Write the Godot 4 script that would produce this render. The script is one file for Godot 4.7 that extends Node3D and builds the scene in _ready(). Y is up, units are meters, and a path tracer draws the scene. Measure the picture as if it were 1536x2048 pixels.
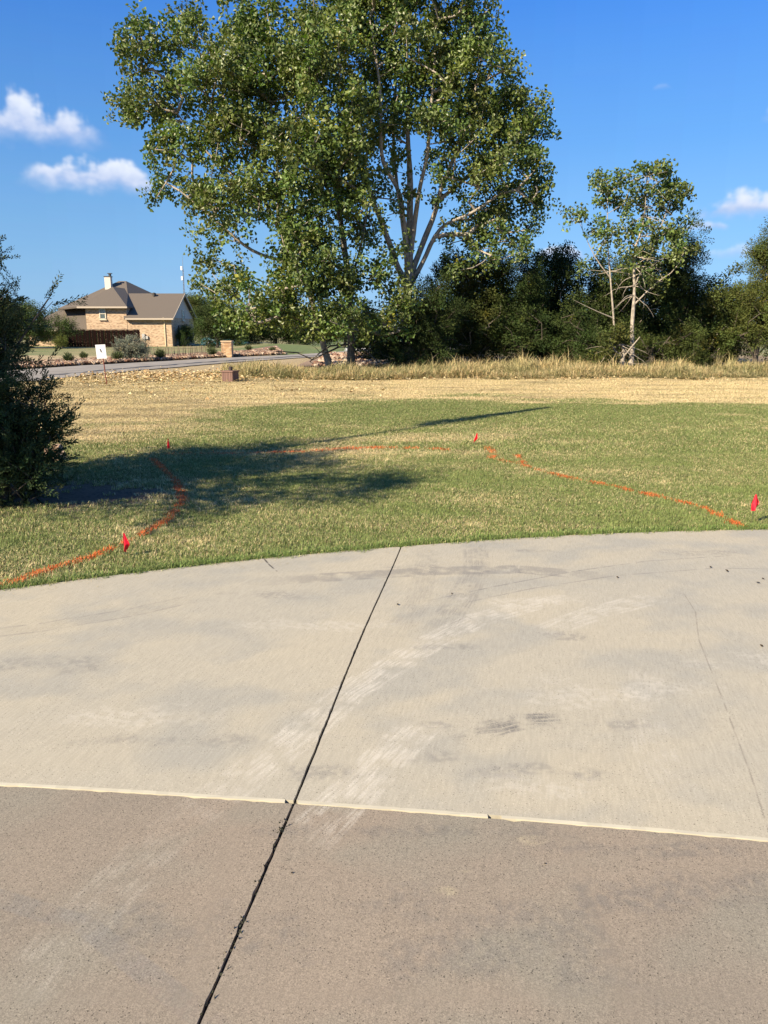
extends Node3D

# ---------------------------------------------------------------- mesh collector
class Shape:
	var v := PackedVector3Array()
	var n := PackedVector3Array()
	var c := PackedColorArray()
	var u := PackedVector2Array()
	var w := PackedVector2Array()

	func tri(a: Vector3, b: Vector3, d: Vector3, col := Color.WHITE, ua := Vector2.ZERO, ub := Vector2.ZERO, ud := Vector2.ZERO) -> void:
		# a, b, d counter-clockwise as seen from the front
		var nn := (b - a).cross(d - a).normalized()
		v.append(a); v.append(d); v.append(b)
		u.append(ua); u.append(ud); u.append(ub)
		for i in 3:
			n.append(nn); c.append(col)

	func quad(a: Vector3, b: Vector3, d: Vector3, e: Vector3, col := Color.WHITE, su := 1.0, sv := 1.0) -> void:
		tri(a, b, d, col, Vector2(0, 0), Vector2(su, 0), Vector2(su, sv))
		tri(a, d, e, col, Vector2(0, 0), Vector2(su, sv), Vector2(0, sv))

	func box(t: Transform3D, s: Vector3, col := Color.WHITE) -> void:
		var h := s * 0.5
		var p := []
		for i in 8:
			p.append(t * Vector3(h.x if i & 1 else -h.x, h.y if i & 2 else -h.y, h.z if i & 4 else -h.z))
		quad(p[4], p[5], p[7], p[6], col, s.x, s.y)
		quad(p[1], p[0], p[2], p[3], col, s.x, s.y)
		quad(p[0], p[4], p[6], p[2], col, s.z, s.y)
		quad(p[5], p[1], p[3], p[7], col, s.z, s.y)
		quad(p[6], p[7], p[3], p[2], col, s.x, s.z)
		quad(p[0], p[1], p[5], p[4], col, s.x, s.z)

	func cube(at: Vector3, s: Vector3, col := Color.WHITE) -> void:
		box(Transform3D(Basis(), at), s, col)

	func tube(p: Array, r: Array, sides := 6, col := Color.WHITE, wobble := 0.0) -> void:
		var rings := []
		var ref := Vector3(0.31, 0.17, 0.93).normalized()
		for i in p.size():
			var dir: Vector3 = (p[mini(i + 1, p.size() - 1)] - p[maxi(i - 1, 0)]).normalized()
			var a := dir.cross(ref).normalized()
			var b := a.cross(dir).normalized()
			var ring := []
			for k in sides:
				var ph := TAU * k / sides
				var o := a * cos(ph) + b * sin(ph)
				var rr: float = r[i] * (1.0 + wobble * sin(ph * 3.0 + i * 1.7) * 0.5 + wobble * sin(ph * 2.0 - i * 0.9) * 0.5)
				ring.append([p[i] + o * rr, o])
			rings.append(ring)
		for i in p.size() - 1:
			for k in sides:
				var k2 := (k + 1) % sides
				var q = [rings[i][k], rings[i][k2], rings[i + 1][k2], rings[i + 1][k]]
				for j in [0, 1, 2, 0, 2, 3]:
					v.append(q[j][0]); n.append(q[j][1]); c.append(col); u.append(Vector2(float(k) / sides, i))

	func prism(top: Array, down: Vector3, col := Color.WHITE) -> void:
		# a flat polygon (counter-clockwise from its front) with a thickness
		var nn: Vector3 = (top[1] - top[0]).cross(top[2] - top[0]).normalized()
		var ax := Vector3(1, 0, 0) if absf(nn.x) < 0.9 else Vector3(0, 0, 1)
		ax = (ax - nn * ax.dot(nn)).normalized()
		var ay := nn.cross(ax)
		var uv := func(p: Vector3) -> Vector2: return Vector2(p.dot(ax), p.dot(ay))
		var low := []
		for p in top:
			low.append(p + down)
		for i in range(1, top.size() - 1):
			tri(top[0], top[i], top[i + 1], col, uv.call(top[0]), uv.call(top[i]), uv.call(top[i + 1]))
			tri(low[0], low[i + 1], low[i], col, uv.call(low[0]), uv.call(low[i + 1]), uv.call(low[i]))
		for i in top.size():
			var j := (i + 1) % top.size()
			quad(top[i], low[i], low[j], top[j], col, 0.1, (top[j] - top[i]).length())

	func mesh(m: Material) -> ArrayMesh:
		var a := []
		a.resize(Mesh.ARRAY_MAX)
		a[Mesh.ARRAY_VERTEX] = v
		a[Mesh.ARRAY_NORMAL] = n
		a[Mesh.ARRAY_COLOR] = c
		a[Mesh.ARRAY_TEX_UV] = u
		if w.size() == v.size():
			a[Mesh.ARRAY_TEX_UV2] = w
		var am := ArrayMesh.new()
		am.add_surface_from_arrays(Mesh.PRIMITIVE_TRIANGLES, a)
		am.surface_set_material(0, m)
		return am

# ---------------------------------------------------------------- state and helpers
var M := {}
var rng := RandomNumberGenerator.new()
var taken := {}

func noise(sd: int, freq: float, octaves := 3) -> FastNoiseLite:
	var f := FastNoiseLite.new()
	f.seed = sd
	f.frequency = freq
	f.noise_type = FastNoiseLite.TYPE_SIMPLEX_SMOOTH
	f.fractal_octaves = octaves
	return f

func numbered(called: String) -> String:
	taken[called] = taken.get(called, -1) + 1
	return called if taken[called] == 0 else "%s_%03d" % [called, taken[called]]

func tag(o: Node3D, label: String, category: String, group := "", kind := "") -> Node3D:
	o.set_meta("label", label)
	if category: o.set_meta("category", category)
	if group: o.set_meta("group", group)
	if kind: o.set_meta("kind", kind)
	return o

func thing(called: String, label: String, category: String, at := Vector3.ZERO, group := "") -> Node3D:
	var o := Node3D.new()
	o.name = numbered(called)
	add_child(o)
	o.position = at
	return tag(o, label, category, group)

func put_mesh(called: String, me: Mesh, parent: Node = self) -> MeshInstance3D:
	var o := MeshInstance3D.new()
	o.mesh = me
	o.name = numbered(called) if parent == self else called
	parent.add_child(o, true)
	return o

func put(called: String, s: Shape, m: Material, parent: Node = self) -> MeshInstance3D:
	return put_mesh(called, s.mesh(m), parent)

func scatter(called: String, me: Mesh, where: Array, tint: Array, parent: Node = self) -> MultiMeshInstance3D:
	var mm := MultiMesh.new()
	mm.transform_format = MultiMesh.TRANSFORM_3D
	mm.use_colors = true
	mm.mesh = me
	mm.instance_count = where.size()
	for i in where.size():
		mm.set_instance_transform(i, where[i])
		mm.set_instance_color(i, tint[i])
	var o := MultiMeshInstance3D.new()
	o.multimesh = mm
	o.name = numbered(called) if parent == self else called
	o.set_meta("kind", "stuff")
	parent.add_child(o, true)
	return o

func lin(r: float, g: float, b: float) -> Color:
	return Color(r, g, b).linear_to_srgb()

func plain(r: float, g: float, b: float, rough := 0.8, metal := 0.0) -> StandardMaterial3D:
	var m := StandardMaterial3D.new()
	m.albedo_color = lin(r, g, b)
	m.roughness = rough
	m.metallic = metal
	m.cull_mode = BaseMaterial3D.CULL_DISABLED
	return m

func tinted(rough := 0.8, back := Color.BLACK) -> StandardMaterial3D:
	var m := plain(1, 1, 1, rough)
	m.vertex_color_use_as_albedo = true
	if back != Color.BLACK:
		m.backlight_enabled = true
		m.backlight = back
	return m

func grained(m: StandardMaterial3D, freq: float, lo: Color, hi: Color, scale: float, sd := 3, stretch := Vector3.ONE) -> StandardMaterial3D:
	# colour from a seamless noise, laid on along the three axes of the thing
	var t := NoiseTexture2D.new()
	t.width = 256; t.height = 256; t.seamless = true
	t.noise = noise(sd, freq, 4)
	var gr := Gradient.new()
	gr.set_color(0, lo); gr.set_color(1, hi)
	t.color_ramp = gr
	m.albedo_texture = t
	m.albedo_color = Color.WHITE
	m.uv1_triplanar = true
	m.uv1_scale = stretch * scale
	return m

func ru(a: float, b: float) -> float:
	return rng.randf_range(a, b)

func rdir() -> Vector3:
	return Vector3(rng.randfn(), rng.randfn(), rng.randfn()).normalized()

func frame_along(d: Vector3, turn: float) -> Basis:
	# a basis whose y axis points along d
	var y := d.normalized()
	var x := y.cross(Vector3(0.2, 0.1, 0.97)).normalized()
	return Basis(x, y, x.cross(y)).rotated(y, turn)

# ---------------------------------------------------------------- leaves and trees
func leaf(s: Shape, b: Vector3, d: Vector3, nn: Vector3, l: float, wd: float, col: Color) -> void:
	var side := d.cross(nn).normalized()
	var up := side.cross(d).normalized() * wd * 0.22
	var l1 := b + d * l * 0.28 + side * wd * 0.5 + up
	var l2 := b + d * l * 0.62 + side * wd * 0.36 + up
	var r1 := b + d * l * 0.28 - side * wd * 0.5 + up
	var r2 := b + d * l * 0.62 - side * wd * 0.36 + up
	var tip := b + d * l
	s.tri(b, r1, r2, col); s.tri(b, r2, tip, col)
	s.tri(b, tip, l2, col); s.tri(b, l2, l1, col)

func twig(sd: int, count: int, length: float, spread: float, l: float, wd: float, forward: float, hang: float, m: Material, stem: Color) -> ArrayMesh:
	rng.seed = sd
	var s := Shape.new()
	s.tri(Vector3(-0.004, 0, 0), Vector3(0.004, 0, 0), Vector3(0, length, 0), stem)
	s.tri(Vector3(0, 0, -0.004), Vector3(0, 0, 0.004), Vector3(0, length, 0), stem)
	for i in count:
		var t := pow(float(i + rng.randf()) / count, 0.8)
		var ph := i * 2.4 + ru(-0.5, 0.5)
		var out := Vector3(cos(ph), 0, sin(ph))
		var b := Vector3(0, t * length, 0) + out * spread * ru(0.25, 1.0)
		var d := (out + Vector3(0, forward, 0) + Vector3(0, -hang, 0) + rdir() * 0.45).normalized()
		var nn := (rdir() + Vector3(0, 0.6, 0)).normalized()
		var k := ru(0.72, 1.25)
		var col := Color(k * ru(0.85, 1.25), k, k * ru(0.8, 1.15))
		leaf(s, b, d, nn, l * ru(0.7, 1.2), wd * ru(0.75, 1.15), col)
	return s.mesh(m)

func crown_points(blobs: Array, base: Vector3, z: float, density: float) -> Array:
	var out := []
	for b in blobs:
		var rz: float = (b[3] + b[4]) * 0.55
		var count := int(ceil(4.19 * b[3] * b[4] * rz * density * b[5]))
		for i in count:
			var p := rdir() * pow(rng.randf(), 0.42)
			out.append(Vector3(b[0] + p.x * b[3], b[1] + p.y * b[4], z + b[2] + p.z * rz) - base)
	return out

func tree(root: Node3D, sd: int, limbs: Array, blobs: Array, z: float, density: float, per: int, tuft: float, twigs: Array, leaf_col: Color, bark: Material, bare := 0, twig_scale := 1.0, min_r := 0.006, grow := 0.0105) -> void:
	# limbs: [[points], [radii]] in world places; crown: twigs round the ends of branches that grow from the limbs
	rng.seed = sd
	var base := root.position
	var node: Array[Vector3] = []
	var from: Array[int] = []
	var first := true
	for lb in limbs:
		var cv := Curve3D.new()
		var pts: Array = lb[0]
		for i in pts.size():
			var tang: Vector3 = (pts[mini(i + 1, pts.size() - 1)] - pts[maxi(i - 1, 0)]) / 6.0
			cv.add_point(pts[i] - base, -tang, tang)
		var len := cv.get_baked_length()
		var cnt := maxi(4, int(len / 0.35))
		var p := []
		var r := []
		var lr: Array = lb[1]
		for i in cnt + 1:
			var f := float(i) / cnt
			var jit: Vector3 = Vector3(ru(-1, 1), 0, ru(-1, 1)) * lr[1] * 0.25 if i > 0 and i < cnt else Vector3.ZERO
			p.append(cv.sample_baked(f * len) + jit)
			r.append(lerpf(lr[0], lr[1], pow(f, 0.8)) * (1.0 + (0.35 * exp(-f * cnt * 0.9) if first else 0.0)))
			if f > lb[2]:
				node.append(p[i]); from.append(-1)
		var s := Shape.new()
		s.tube(p, r, 9 if lr[0] > 0.06 else 6, Color.WHITE, 0.12)
		put("trunk" if first else "limb", s, bark, root)
		first = false
	var pts2 := crown_points(blobs, base, z, density)
	var order := []
	for p in pts2:
		var best := 1e9
		for q in node:
			best = minf(best, p.distance_squared_to(q))
		order.append([best, p])
	order.sort_custom(func(a, b): return a[0] < b[0])
	var ends := []
	var limb_nodes := node.size()
	for o in order:
		var p: Vector3 = o[1]
		var best := 1e9
		var at := 0
		for i in node.size():
			var q := node[i]
			var dd := p.distance_squared_to(q) + maxf(0.0, q.y - p.y + 0.1) * 2.0
			if dd < best:
				best = dd; at = i
		var q0 := node[at]
		var len := q0.distance_to(p)
		var steps := maxi(1, int(len / 0.45))
		var bow := Vector3(ru(-1, 1), ru(-0.9, 0.3), ru(-1, 1)) * len * 0.13
		var prev := at
		for k in range(1, steps + 1):
			var f := float(k) / steps
			node.append(q0.lerp(p, f) + bow * sin(f * PI) + (rdir() * 0.03 if k < steps else Vector3.ZERO))
			from.append(prev)
			prev = node.size() - 1
		ends.append(prev)
	var carried := PackedFloat32Array()
	carried.resize(node.size())
	for e in ends:
		carried[e] += 1.0
	for i in range(node.size() - 1, limb_nodes - 1, -1):
		carried[from[i]] += carried[i]
	var br := Shape.new()
	for i in range(limb_nodes, node.size()):
		var a := node[from[i]]
		var b := node[i]
		var r0 := minf(0.11, maxf(min_r, grow * pow(carried[i] if from[i] < limb_nodes else carried[from[i]], 0.5)))
		var r1 := minf(0.11, maxf(min_r, grow * pow(carried[i], 0.5)))
		br.tube([a, b], [minf(r0, r1 * 1.5), r1], 4 if r1 < 0.03 else 5)
	for i in bare:
		# dead twigs low on the trunk
		var q: Vector3 = node[rng.randi() % maxi(1, limb_nodes / 3)]
		var d := Vector3(ru(-1, 1), ru(-0.35, 0.25), ru(-0.6, 1)).normalized()
		var pl := [q]
		for k in 5:
			d = (d + rdir() * 0.3 + Vector3(0, -0.08, 0)).normalized()
			pl.append(pl[-1] + d * ru(0.15, 0.32))
		br.tube(pl, [0.02, 0.016, 0.012, 0.009, 0.006, 0.003], 4)
	put("branches", br, bark, root).set_meta("kind", "stuff")
	var where := []
	var tint := []
	for k in twigs.size():
		where.append([]); tint.append([])
	for e in ends:
		var p := node[e]
		var d: Vector3 = (p - node[from[e]]).normalized()
		var shade := ru(0.68, 1.36)
		var warm := ru(0.88, 1.2)
		for i in per:
			var k := rng.randi() % twigs.size()
			var dir := (d * 0.7 + rdir() + Vector3(0, 0.15, 0)).normalized()
			var at := p + rdir() * tuft * pow(rng.randf(), 0.6)
			where[k].append(Transform3D(frame_along(dir, ru(0, TAU)).scaled(Vector3.ONE * ru(0.8, 1.25) * twig_scale), at))
			var f := shade * ru(0.85, 1.18)
			if rng.randf() < 0.005:
				tint[k].append(Color(leaf_col.r * 2.6, leaf_col.g * 1.8, leaf_col.b * 1.1))
			else:
				tint[k].append(Color(leaf_col.r * f * warm, leaf_col.g * f, leaf_col.b * f))
	for k in twigs.size():
		scatter("leaves", twigs[k], where[k], tint[k], root)

# ---------------------------------------------------------------- ground
var nA: FastNoiseLite
var nB: FastNoiseLite
var nC: FastNoiseLite

func green_edge(x: float) -> float:
	var d := x - 1.8
	return -18.2 + (0.11 * d * d if d < 0 else 0.055 * d * d)

func dryness(x: float, z: float) -> float:
	# 0 green turf, 1 straw; where the photograph has them
	var far := smoothstep(1.1, -1.3, z - green_edge(x) + nA.get_noise_2d(x * 1.0, z * 2.0) * 2.4)
	var d := 0.29 + nB.get_noise_2d(x * 0.7, z * 1.4) * 0.34 + nC.get_noise_2d(x * 0.5, z) * 0.12
	d += 0.42 * exp(-pow((x - 0.6) / 1.3, 2) - pow((z + 11.6) / 0.7, 2))
	d += 0.5 * exp(-pow((x + 0.4) / 1.5, 2) - pow((z + 9.9) / 0.55, 2))
	d += 0.5 * smoothstep(-1.5, -4.5, x) * smoothstep(-9.0, -12.5, z)
	d += 0.35 * exp(-pow((x + 2.4) / 0.9, 2) - pow((z + 7.4) / 0.7, 2))
	d -= 0.3 * exp(-pow((x - 5.5) / 4.0, 2) - pow((z + 15.2) / 1.0, 2))
	d -= 0.22 * exp(-pow((x - 0.5) / 2.6, 2) - pow((z + 15.6) / 1.8, 2))
	d += 0.5 * exp(-pow((x - 6.6) / 0.5, 2) - pow((z + 14.6) / 0.25, 2))
	return clampf(maxf(d, far), 0.0, 1.0)

func rise(x: float, z: float) -> float:
	# the low berm beyond the road
	return 0.5 * exp(-pow((x + 8.5) / 5.0, 2) - pow((z + 63.0) / 6.0, 2)) + 0.03 * nA.get_noise_2d(x * 0.3, z * 0.3) * smoothstep(-10.0, -25.0, z)

func bare_soil(x: float, z: float) -> float:
	return exp(-pow((x + 2.75) / 0.75, 2) - pow((z + 7.35) / 0.5, 2)) + exp(-pow((x + 4.2) / 1.2, 2) - pow((z + 7.4) / 1.3, 2))

func ground_color(x: float, z: float) -> Color:
	var d := dryness(x, z)
	var col := Color(0.115, 0.12, 0.05).lerp(Color(0.50, 0.39, 0.205), d)
	if z < -26.0:
		var leafy := smoothstep(-26.0, -31.0, z)
		col = col.lerp(Color(0.30, 0.22, 0.12), leafy * smoothstep(-6.0, 0.0, x) * smoothstep(-60.0, -45.0, z))
	if z < -50.0:
		col = Color(0.40, 0.33, 0.15).lerp(Color(0.16, 0.21, 0.06), clampf(0.5 + nB.get_noise_2d(x * 0.3, z * 0.3) + 0.6 * exp(-pow((x + 6.0) / 4.0, 2)), 0, 1))
	return col.lerp(Color(0.085, 0.055, 0.036), clampf(bare_soil(x, z) * 1.2, 0, 1))

# driveway outer edge: x, z
const EDGE := [Vector2(-7.5, -3.6), Vector2(-5.2, -3.5), Vector2(-3.6, -3.9), Vector2(-2.35, -4.48), Vector2(-1.69, -4.8), Vector2(-0.83, -5.15), Vector2(0.12, -5.45), Vector2(1.28, -5.74), Vector2(2.09, -5.87), Vector2(3.07, -5.95), Vector2(4.6, -5.93), Vector2(6.4, -5.7), Vector2(8.5, -5.1)]
var edge_curve := Curve2D.new()

func edge_z(x: float) -> float:
	for i in EDGE.size() - 1:
		if x <= EDGE[i + 1].x:
			var a: Vector2 = EDGE[maxi(i - 1, 0)]
			var d: Vector2 = EDGE[mini(i + 2, EDGE.size() - 1)]
			var f := clampf((x - EDGE[i].x) / (EDGE[i + 1].x - EDGE[i].x), 0, 1)
			return cubic_interpolate_in_time(EDGE[i].y, EDGE[i + 1].y, a.y, d.y, f, EDGE[i + 1].x - EDGE[i].x, a.x - EDGE[i].x, d.x - EDGE[i].x) if i > 0 and i < EDGE.size() - 2 else lerpf(EDGE[i].y, EDGE[i + 1].y, f)
	return EDGE[-1].y

func joint_z(x: float) -> float:      # the cream joint across the drive
	return -2.27 + 0.121 * (x + 0.02) + 0.012 * x * x
func seam_x(z: float) -> float:       # the dark joint along the drive
	return 0.121 - 0.1365 * (z + 5.45) + 0.006 * sin(z * 2.1)

# ---------------------------------------------------------------- textures
func smooth_path(p: Array, step: float) -> Array:
	var cv := Curve2D.new()
	for i in p.size():
		var t: Vector2 = (p[mini(i + 1, p.size() - 1)] - p[maxi(i - 1, 0)]) / 6.0
		cv.add_point(p[i], -t, t)
	var out := []
	var l := cv.get_baked_length()
	var cnt := int(l / step)
	for i in cnt + 1:
		out.append(cv.sample_baked(l * i / maxi(1, cnt)))
	return out

func tyre_mark(im: Image, org: Vector2, per_m: float, path: Array, wd: float, col: Color, strength: float, tread: int, fade := 0.25) -> void:
	# rubber or dust left by a tyre: ribs along it, cross cuts of the tread
	var st := 0.7 / per_m
	var p := smooth_path(path, st)
	var l := p.size() * st
	var size := im.get_size()
	for i in p.size() - 1:
		var d: Vector2 = (p[i + 1] - p[i]).normalized()
		var nn := Vector2(-d.y, d.x)
		var along := i * st
		var env := smoothstep(0.0, fade * l, along) * smoothstep(0.0, fade * l, l - along)
		for k in int(wd / st):
			var sx := (k * st) / wd - 0.5
			var q: Vector2 = p[i] + nn * sx * wd
			var px := int((q.x - org.x) * per_m)
			var py := int((q.y - org.y) * per_m)
			if px < 0 or py < 0 or px >= size.x or py >= size.y:
				continue
			var f := 1.0
			if tread > 0:
				var rib := absf(fposmod(sx * 5.0 + 0.5, 1.0) - 0.5)
				f = 0.3 if rib > 0.41 else 1.0
				# scuffed: broken into strokes along the rolling direction
				f *= clampf(0.55 + 1.1 * nC.get_noise_2d(sx * 9.0, along * 2.6), 0.0, 1.0)
				if tread == 3:
					var cut := fposmod(along / 0.026 + absf(sx) * 2.0 * (1 if sx > 0 else -1), 1.0)
					if cut < 0.2:
						f *= 0.45
				if tread == 2 and absf(sx) < 0.33:
					f *= 0.25
			f *= clampf(0.66 + nC.get_noise_2d(q.x * 3.0, q.y * 3.0) * 1.3 + nB.get_noise_2d(q.x * 14.0, q.y * 14.0) * 0.5, 0, 1)
			f *= 1.0 - smoothstep(0.38, 0.5, absf(sx))
			var a := f * env * strength
			if a > 0.004:
				im.set_pixel(px, py, im.get_pixel(px, py).lerp(col, a))

func blot(im: Image, org: Vector2, per_m: float, at: Vector2, rx: float, ry: float, col: Color, strength: float) -> void:
	# a dirty patch with a ragged outline
	var r := maxf(rx, ry) * 1.6
	for py in range(int((at.y - r - org.y) * per_m), int((at.y + r - org.y) * per_m)):
		for px in range(int((at.x - r - org.x) * per_m), int((at.x + r - org.x) * per_m)):
			if px < 0 or py < 0 or px >= im.get_width() or py >= im.get_height():
				continue
			var q := Vector2(px, py) / per_m + org
			var e := Vector2((q.x - at.x) / rx, (q.y - at.y) / ry).length()
			var f := 1.0 - smoothstep(0.2, 1.0, e + nB.get_noise_2d(q.x * 6.0, q.y * 9.0) * 0.9)
			f *= clampf(0.6 + nC.get_noise_2d(q.x * 9.0, q.y * 9.0) * 1.4, 0, 1)
			if f > 0.01:
				im.set_pixel(px, py, im.get_pixel(px, py).lerp(col, f * strength))

func concrete(w: int, h: int, org: Vector2, per_m: float, a: Color, b: Color, c: Color, streak: float, sd: int) -> Image:
	# broomed concrete: tan and grey clouds, drawn-out smears, fine broom lines
	var n1 := noise(sd, 0.55, 4)
	var n2 := noise(sd + 1, 0.9, 4)
	var n3 := noise(sd + 2, 1.0, 3)
	var n4 := noise(sd + 3, 1.0, 2)
	var data := PackedByteArray()
	data.resize(w * h * 3)
	var o := 0
	var a1 := Vector3(a.r, a.g, a.b)
	var b1 := Vector3(b.r, b.g, b.b)
	var c1 := Vector3(c.r, c.g, c.b)
	for y in h:
		var z := org.y + y / per_m
		for x in w:
			var xx := org.x + x / per_m
			var s := xx * 0.82 - z * 0.57
			var t := xx * 0.57 + z * 0.82
			var f := clampf(0.5 + 1.1 * n1.get_noise_2d(xx, z) + 0.5 * n3.get_noise_2d(s * 0.7, t * 2.2), 0.0, 1.0)
			var g := clampf(1.5 * n2.get_noise_2d(xx * 1.3, z * 1.7) + 0.6 * n3.get_noise_2d(s * 0.9 + 40.0, t * 3.0) + 0.15, 0.0, 0.85)
			var l := 1.0 + streak * n4.get_noise_2d(xx * 95.0 + z * 22.0, z * 7.0)
			var k := (a1.lerp(b1, f).lerp(c1, g)) * l
			data[o] = clampi(int(k.x * 255.0), 0, 255)
			data[o + 1] = clampi(int(k.y * 255.0), 0, 255)
			data[o + 2] = clampi(int(k.z * 255.0), 0, 255)
			o += 3
	return Image.create_from_data(w, h, false, Image.FORMAT_RGB8, data)

func grain(size: int, sd: int, cells: float, deep: float, dark: float, light: float) -> ImageTexture:
	# sand and small stones; repeats without a seam
	var f := FastNoiseLite.new()
	f.seed = sd
	f.noise_type = FastNoiseLite.TYPE_CELLULAR
	f.cellular_return_type = FastNoiseLite.RETURN_CELL_VALUE
	f.frequency = cells
	f.fractal_type = FastNoiseLite.FRACTAL_NONE
	var im := f.get_seamless_image(size, size)
	var fine := noise(sd + 9, cells * 2.6, 2).get_seamless_image(size, size)
	var x := im.get_data()
	var y := fine.get_data()
	var out := PackedByteArray()
	out.resize(size * size)
	for i in size * size:
		var v := x[i] / 255.0
		var k := 0.88 + deep * (0.45 * v + 0.55 * y[i] / 255.0 - 0.5)
		if v < dark: k -= 0.3
		if v > 1.0 - light: k += 0.12
		out[i] = clampi(int(k * 255.0), 0, 255)
	return ImageTexture.create_from_image(Image.create_from_data(size, size, false, Image.FORMAT_L8, out))

func with_grain(m: StandardMaterial3D, t: Texture2D) -> StandardMaterial3D:
	m.detail_enabled = true
	m.detail_albedo = t
	m.detail_blend_mode = BaseMaterial3D.BLEND_MODE_MUL
	m.detail_uv_layer = BaseMaterial3D.DETAIL_UV_2
	return m

func brick_texture() -> ImageTexture:
	# running bond, 2 m square: 9 bricks across, 26 courses
	rng.seed = 77
	var im := Image.create(512, 512, false, Image.FORMAT_RGB8)
	im.fill(lin(0.50, 0.42, 0.31))
	for j in 26:
		for i in 10:
			var x := int((i - (0.5 if j % 2 else 0.0)) * 512.0 / 9.0)
			var y := int(j * 512.0 / 26.0)
			var k := ru(0.72, 1.12)
			var col := lin(0.50 * k, 0.36 * k, 0.235 * k)
			if rng.randf() < 0.2:
				col = lin(0.36 * k, 0.23 * k, 0.145 * k)
			im.fill_rect(Rect2i(x, y, 54, 17), col)
	return ImageTexture.create_from_image(im)

# ---------------------------------------------------------------- sky
func sky_texture() -> ImageTexture:
	var w := 4096
	var h := 2048
	var col := Image.create(2, h, false, Image.FORMAT_RGB8)
	# colour of clear air by height above the horizon (degrees), as seen
	var stops := [[-90.0, 0.16, 0.15, 0.12], [-2.0, 0.20, 0.20, 0.18], [-0.5, 0.33, 0.50, 0.68], [0.0, 0.40, 0.64, 0.90], [3.0, 0.335, 0.615, 0.94], [6.0, 0.265, 0.555, 0.94], [12.0, 0.155, 0.42, 0.90], [20.0, 0.075, 0.285, 0.84], [35.0, 0.068, 0.22, 0.64], [90.0, 0.075, 0.17, 0.42]]
	for y in h:
		var e := 90.0 - (y + 0.5) * 180.0 / h
		var i := 0
		while i < stops.size() - 2 and e > stops[i + 1][0]:
			i += 1
		var f: float = clampf((e - stops[i][0]) / (stops[i + 1][0] - stops[i][0]), 0, 1)
		var a: Array = stops[i]
		var b: Array = stops[i + 1]
		var k := lin(lerpf(a[1], b[1], f), lerpf(a[2], b[2], f), lerpf(a[3], b[3], f))
		col.set_pixel(0, y, k)
		col.set_pixel(1, y, k)
	col.resize(w, h, Image.INTERPOLATE_NEAREST)
	# air scatters more straight away from the sun (and towards it) than across
	var across := Image.create(256, 2, false, Image.FORMAT_RGB8)
	for x in 256:
		var cz := cos(TAU * (x + 0.5) / 256.0 - deg_to_rad(43.0))
		var sc := (0.72 + 0.28 * cz * cz)
		for y in 2:
			across.set_pixel(x, y, lin(sc, sc, sc))
	across.resize(w, 2, Image.INTERPOLATE_CUBIC)
	var bytes := col.get_data()
	var gain := across.get_data()
	for y in h / 2:
		var o := y * w * 3
		for x in w:
			var k := gain[x * 3]
			bytes[o] = bytes[o] * k / 255
			bytes[o + 1] = bytes[o + 1] * k / 255
			bytes[o + 2] = bytes[o + 2] * k / 255
			o += 3
	col = Image.create_from_data(w, h, false, Image.FORMAT_RGB8, bytes)
	# fair-weather clouds: azimuth, height of the base, half width, thickness, density (degrees)
	var clouds := [[-24.2, 12.2, 5.7, 2.7, 0.95, 0.3], [-18.8, 9.5, 4.9, 2.0, 1.0, -0.5], [25.0, 7.6, 5.2, 1.7, 0.8, 0.2], [23.3, 7.5, 2.7, 1.0, 0.75, 0.3], [21.4, 6.55, 1.7, 0.55, 0.6, 0.0], [12.3, 5.1, 1.9, 1.0, 0.8, 0.0], [23.6, 4.8, 2.6, 0.9, 0.4, 0.0], [26.6, 12.9, 2.6, 1.5, 0.7, 0.0], [-14.2, 12.6, 1.5, 0.9, 0.35, 0.0], [7.0, 4.2, 1.3, 0.5, 0.45, 0.0], [18.2, 14.9, 0.7, 0.35, 0.16, 0.0]]
	rng.seed = 5
	for i in 26:
		var az := ru(32.0, 328.0)
		clouds.append([az if az < 180.0 else az - 360.0, ru(5.0, 24.0), ru(2.0, 6.0), ru(0.8, 2.6), ru(0.5, 1.0), ru(-0.6, 0.6)])
	var n1 := noise(40, 0.32, 5)
	var n2 := noise(41, 1.1, 4)
	for c in clouds:
		var per := w / 360.0
		for y in range(int((90.0 - c[1] - c[3] * 1.7) * per), int((90.0 - c[1] + c[3] * 0.6) * per)):
			for x in range(int((c[0] - c[2] * 1.3) * per), int((c[0] + c[2] * 1.3) * per)):
				var u: float = (x / per - c[0]) / c[2]
				var t: float = ((90.0 - y / per) - c[1]) / c[3]
				var az := x / per
				var el := 90.0 - y / per
				var bump := n1.get_noise_2d(az, el * 1.5)
				var fine := n2.get_noise_2d(az, el * 1.5)
				# heaped top, flat soft base
				var top: float = (1.0 - pow(absf(u - c[5] * 0.35), 2.0) * 1.15) * (0.72 + 0.55 * n1.get_noise_2d(az * 1.4, c[1] * 7.0)) + bump * 0.42 + fine * 0.09
				var inside := smoothstep(-0.05, 0.4, top - t) * smoothstep(-0.45, 0.25, t + bump * 0.18 + fine * 0.06) * (1.0 - smoothstep(0.72, 1.15, absf(u) + bump * 0.35))
				inside *= clampf(0.95 + bump * 0.3 + fine * 0.2, 0.0, 1.0)
				var a: float = clampf(inside * c[4] * 1.12, 0.0, 0.97)
				if a < 0.004:
					continue
				var white := clampf(smoothstep(-0.15, 0.9, t / maxf(top, 0.25)) * 0.85 + bump * 0.5 + fine * 0.25 - 0.06 * u, 0.0, 1.0)
				var k := Color(0.46, 0.555, 0.79).lerp(Color(0.78, 0.83, 0.92), white)
				var under := col.get_pixel(posmod(x, w), y).srgb_to_linear()
				col.set_pixel(posmod(x, w), y, under.lerp(k, a).linear_to_srgb())
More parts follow.
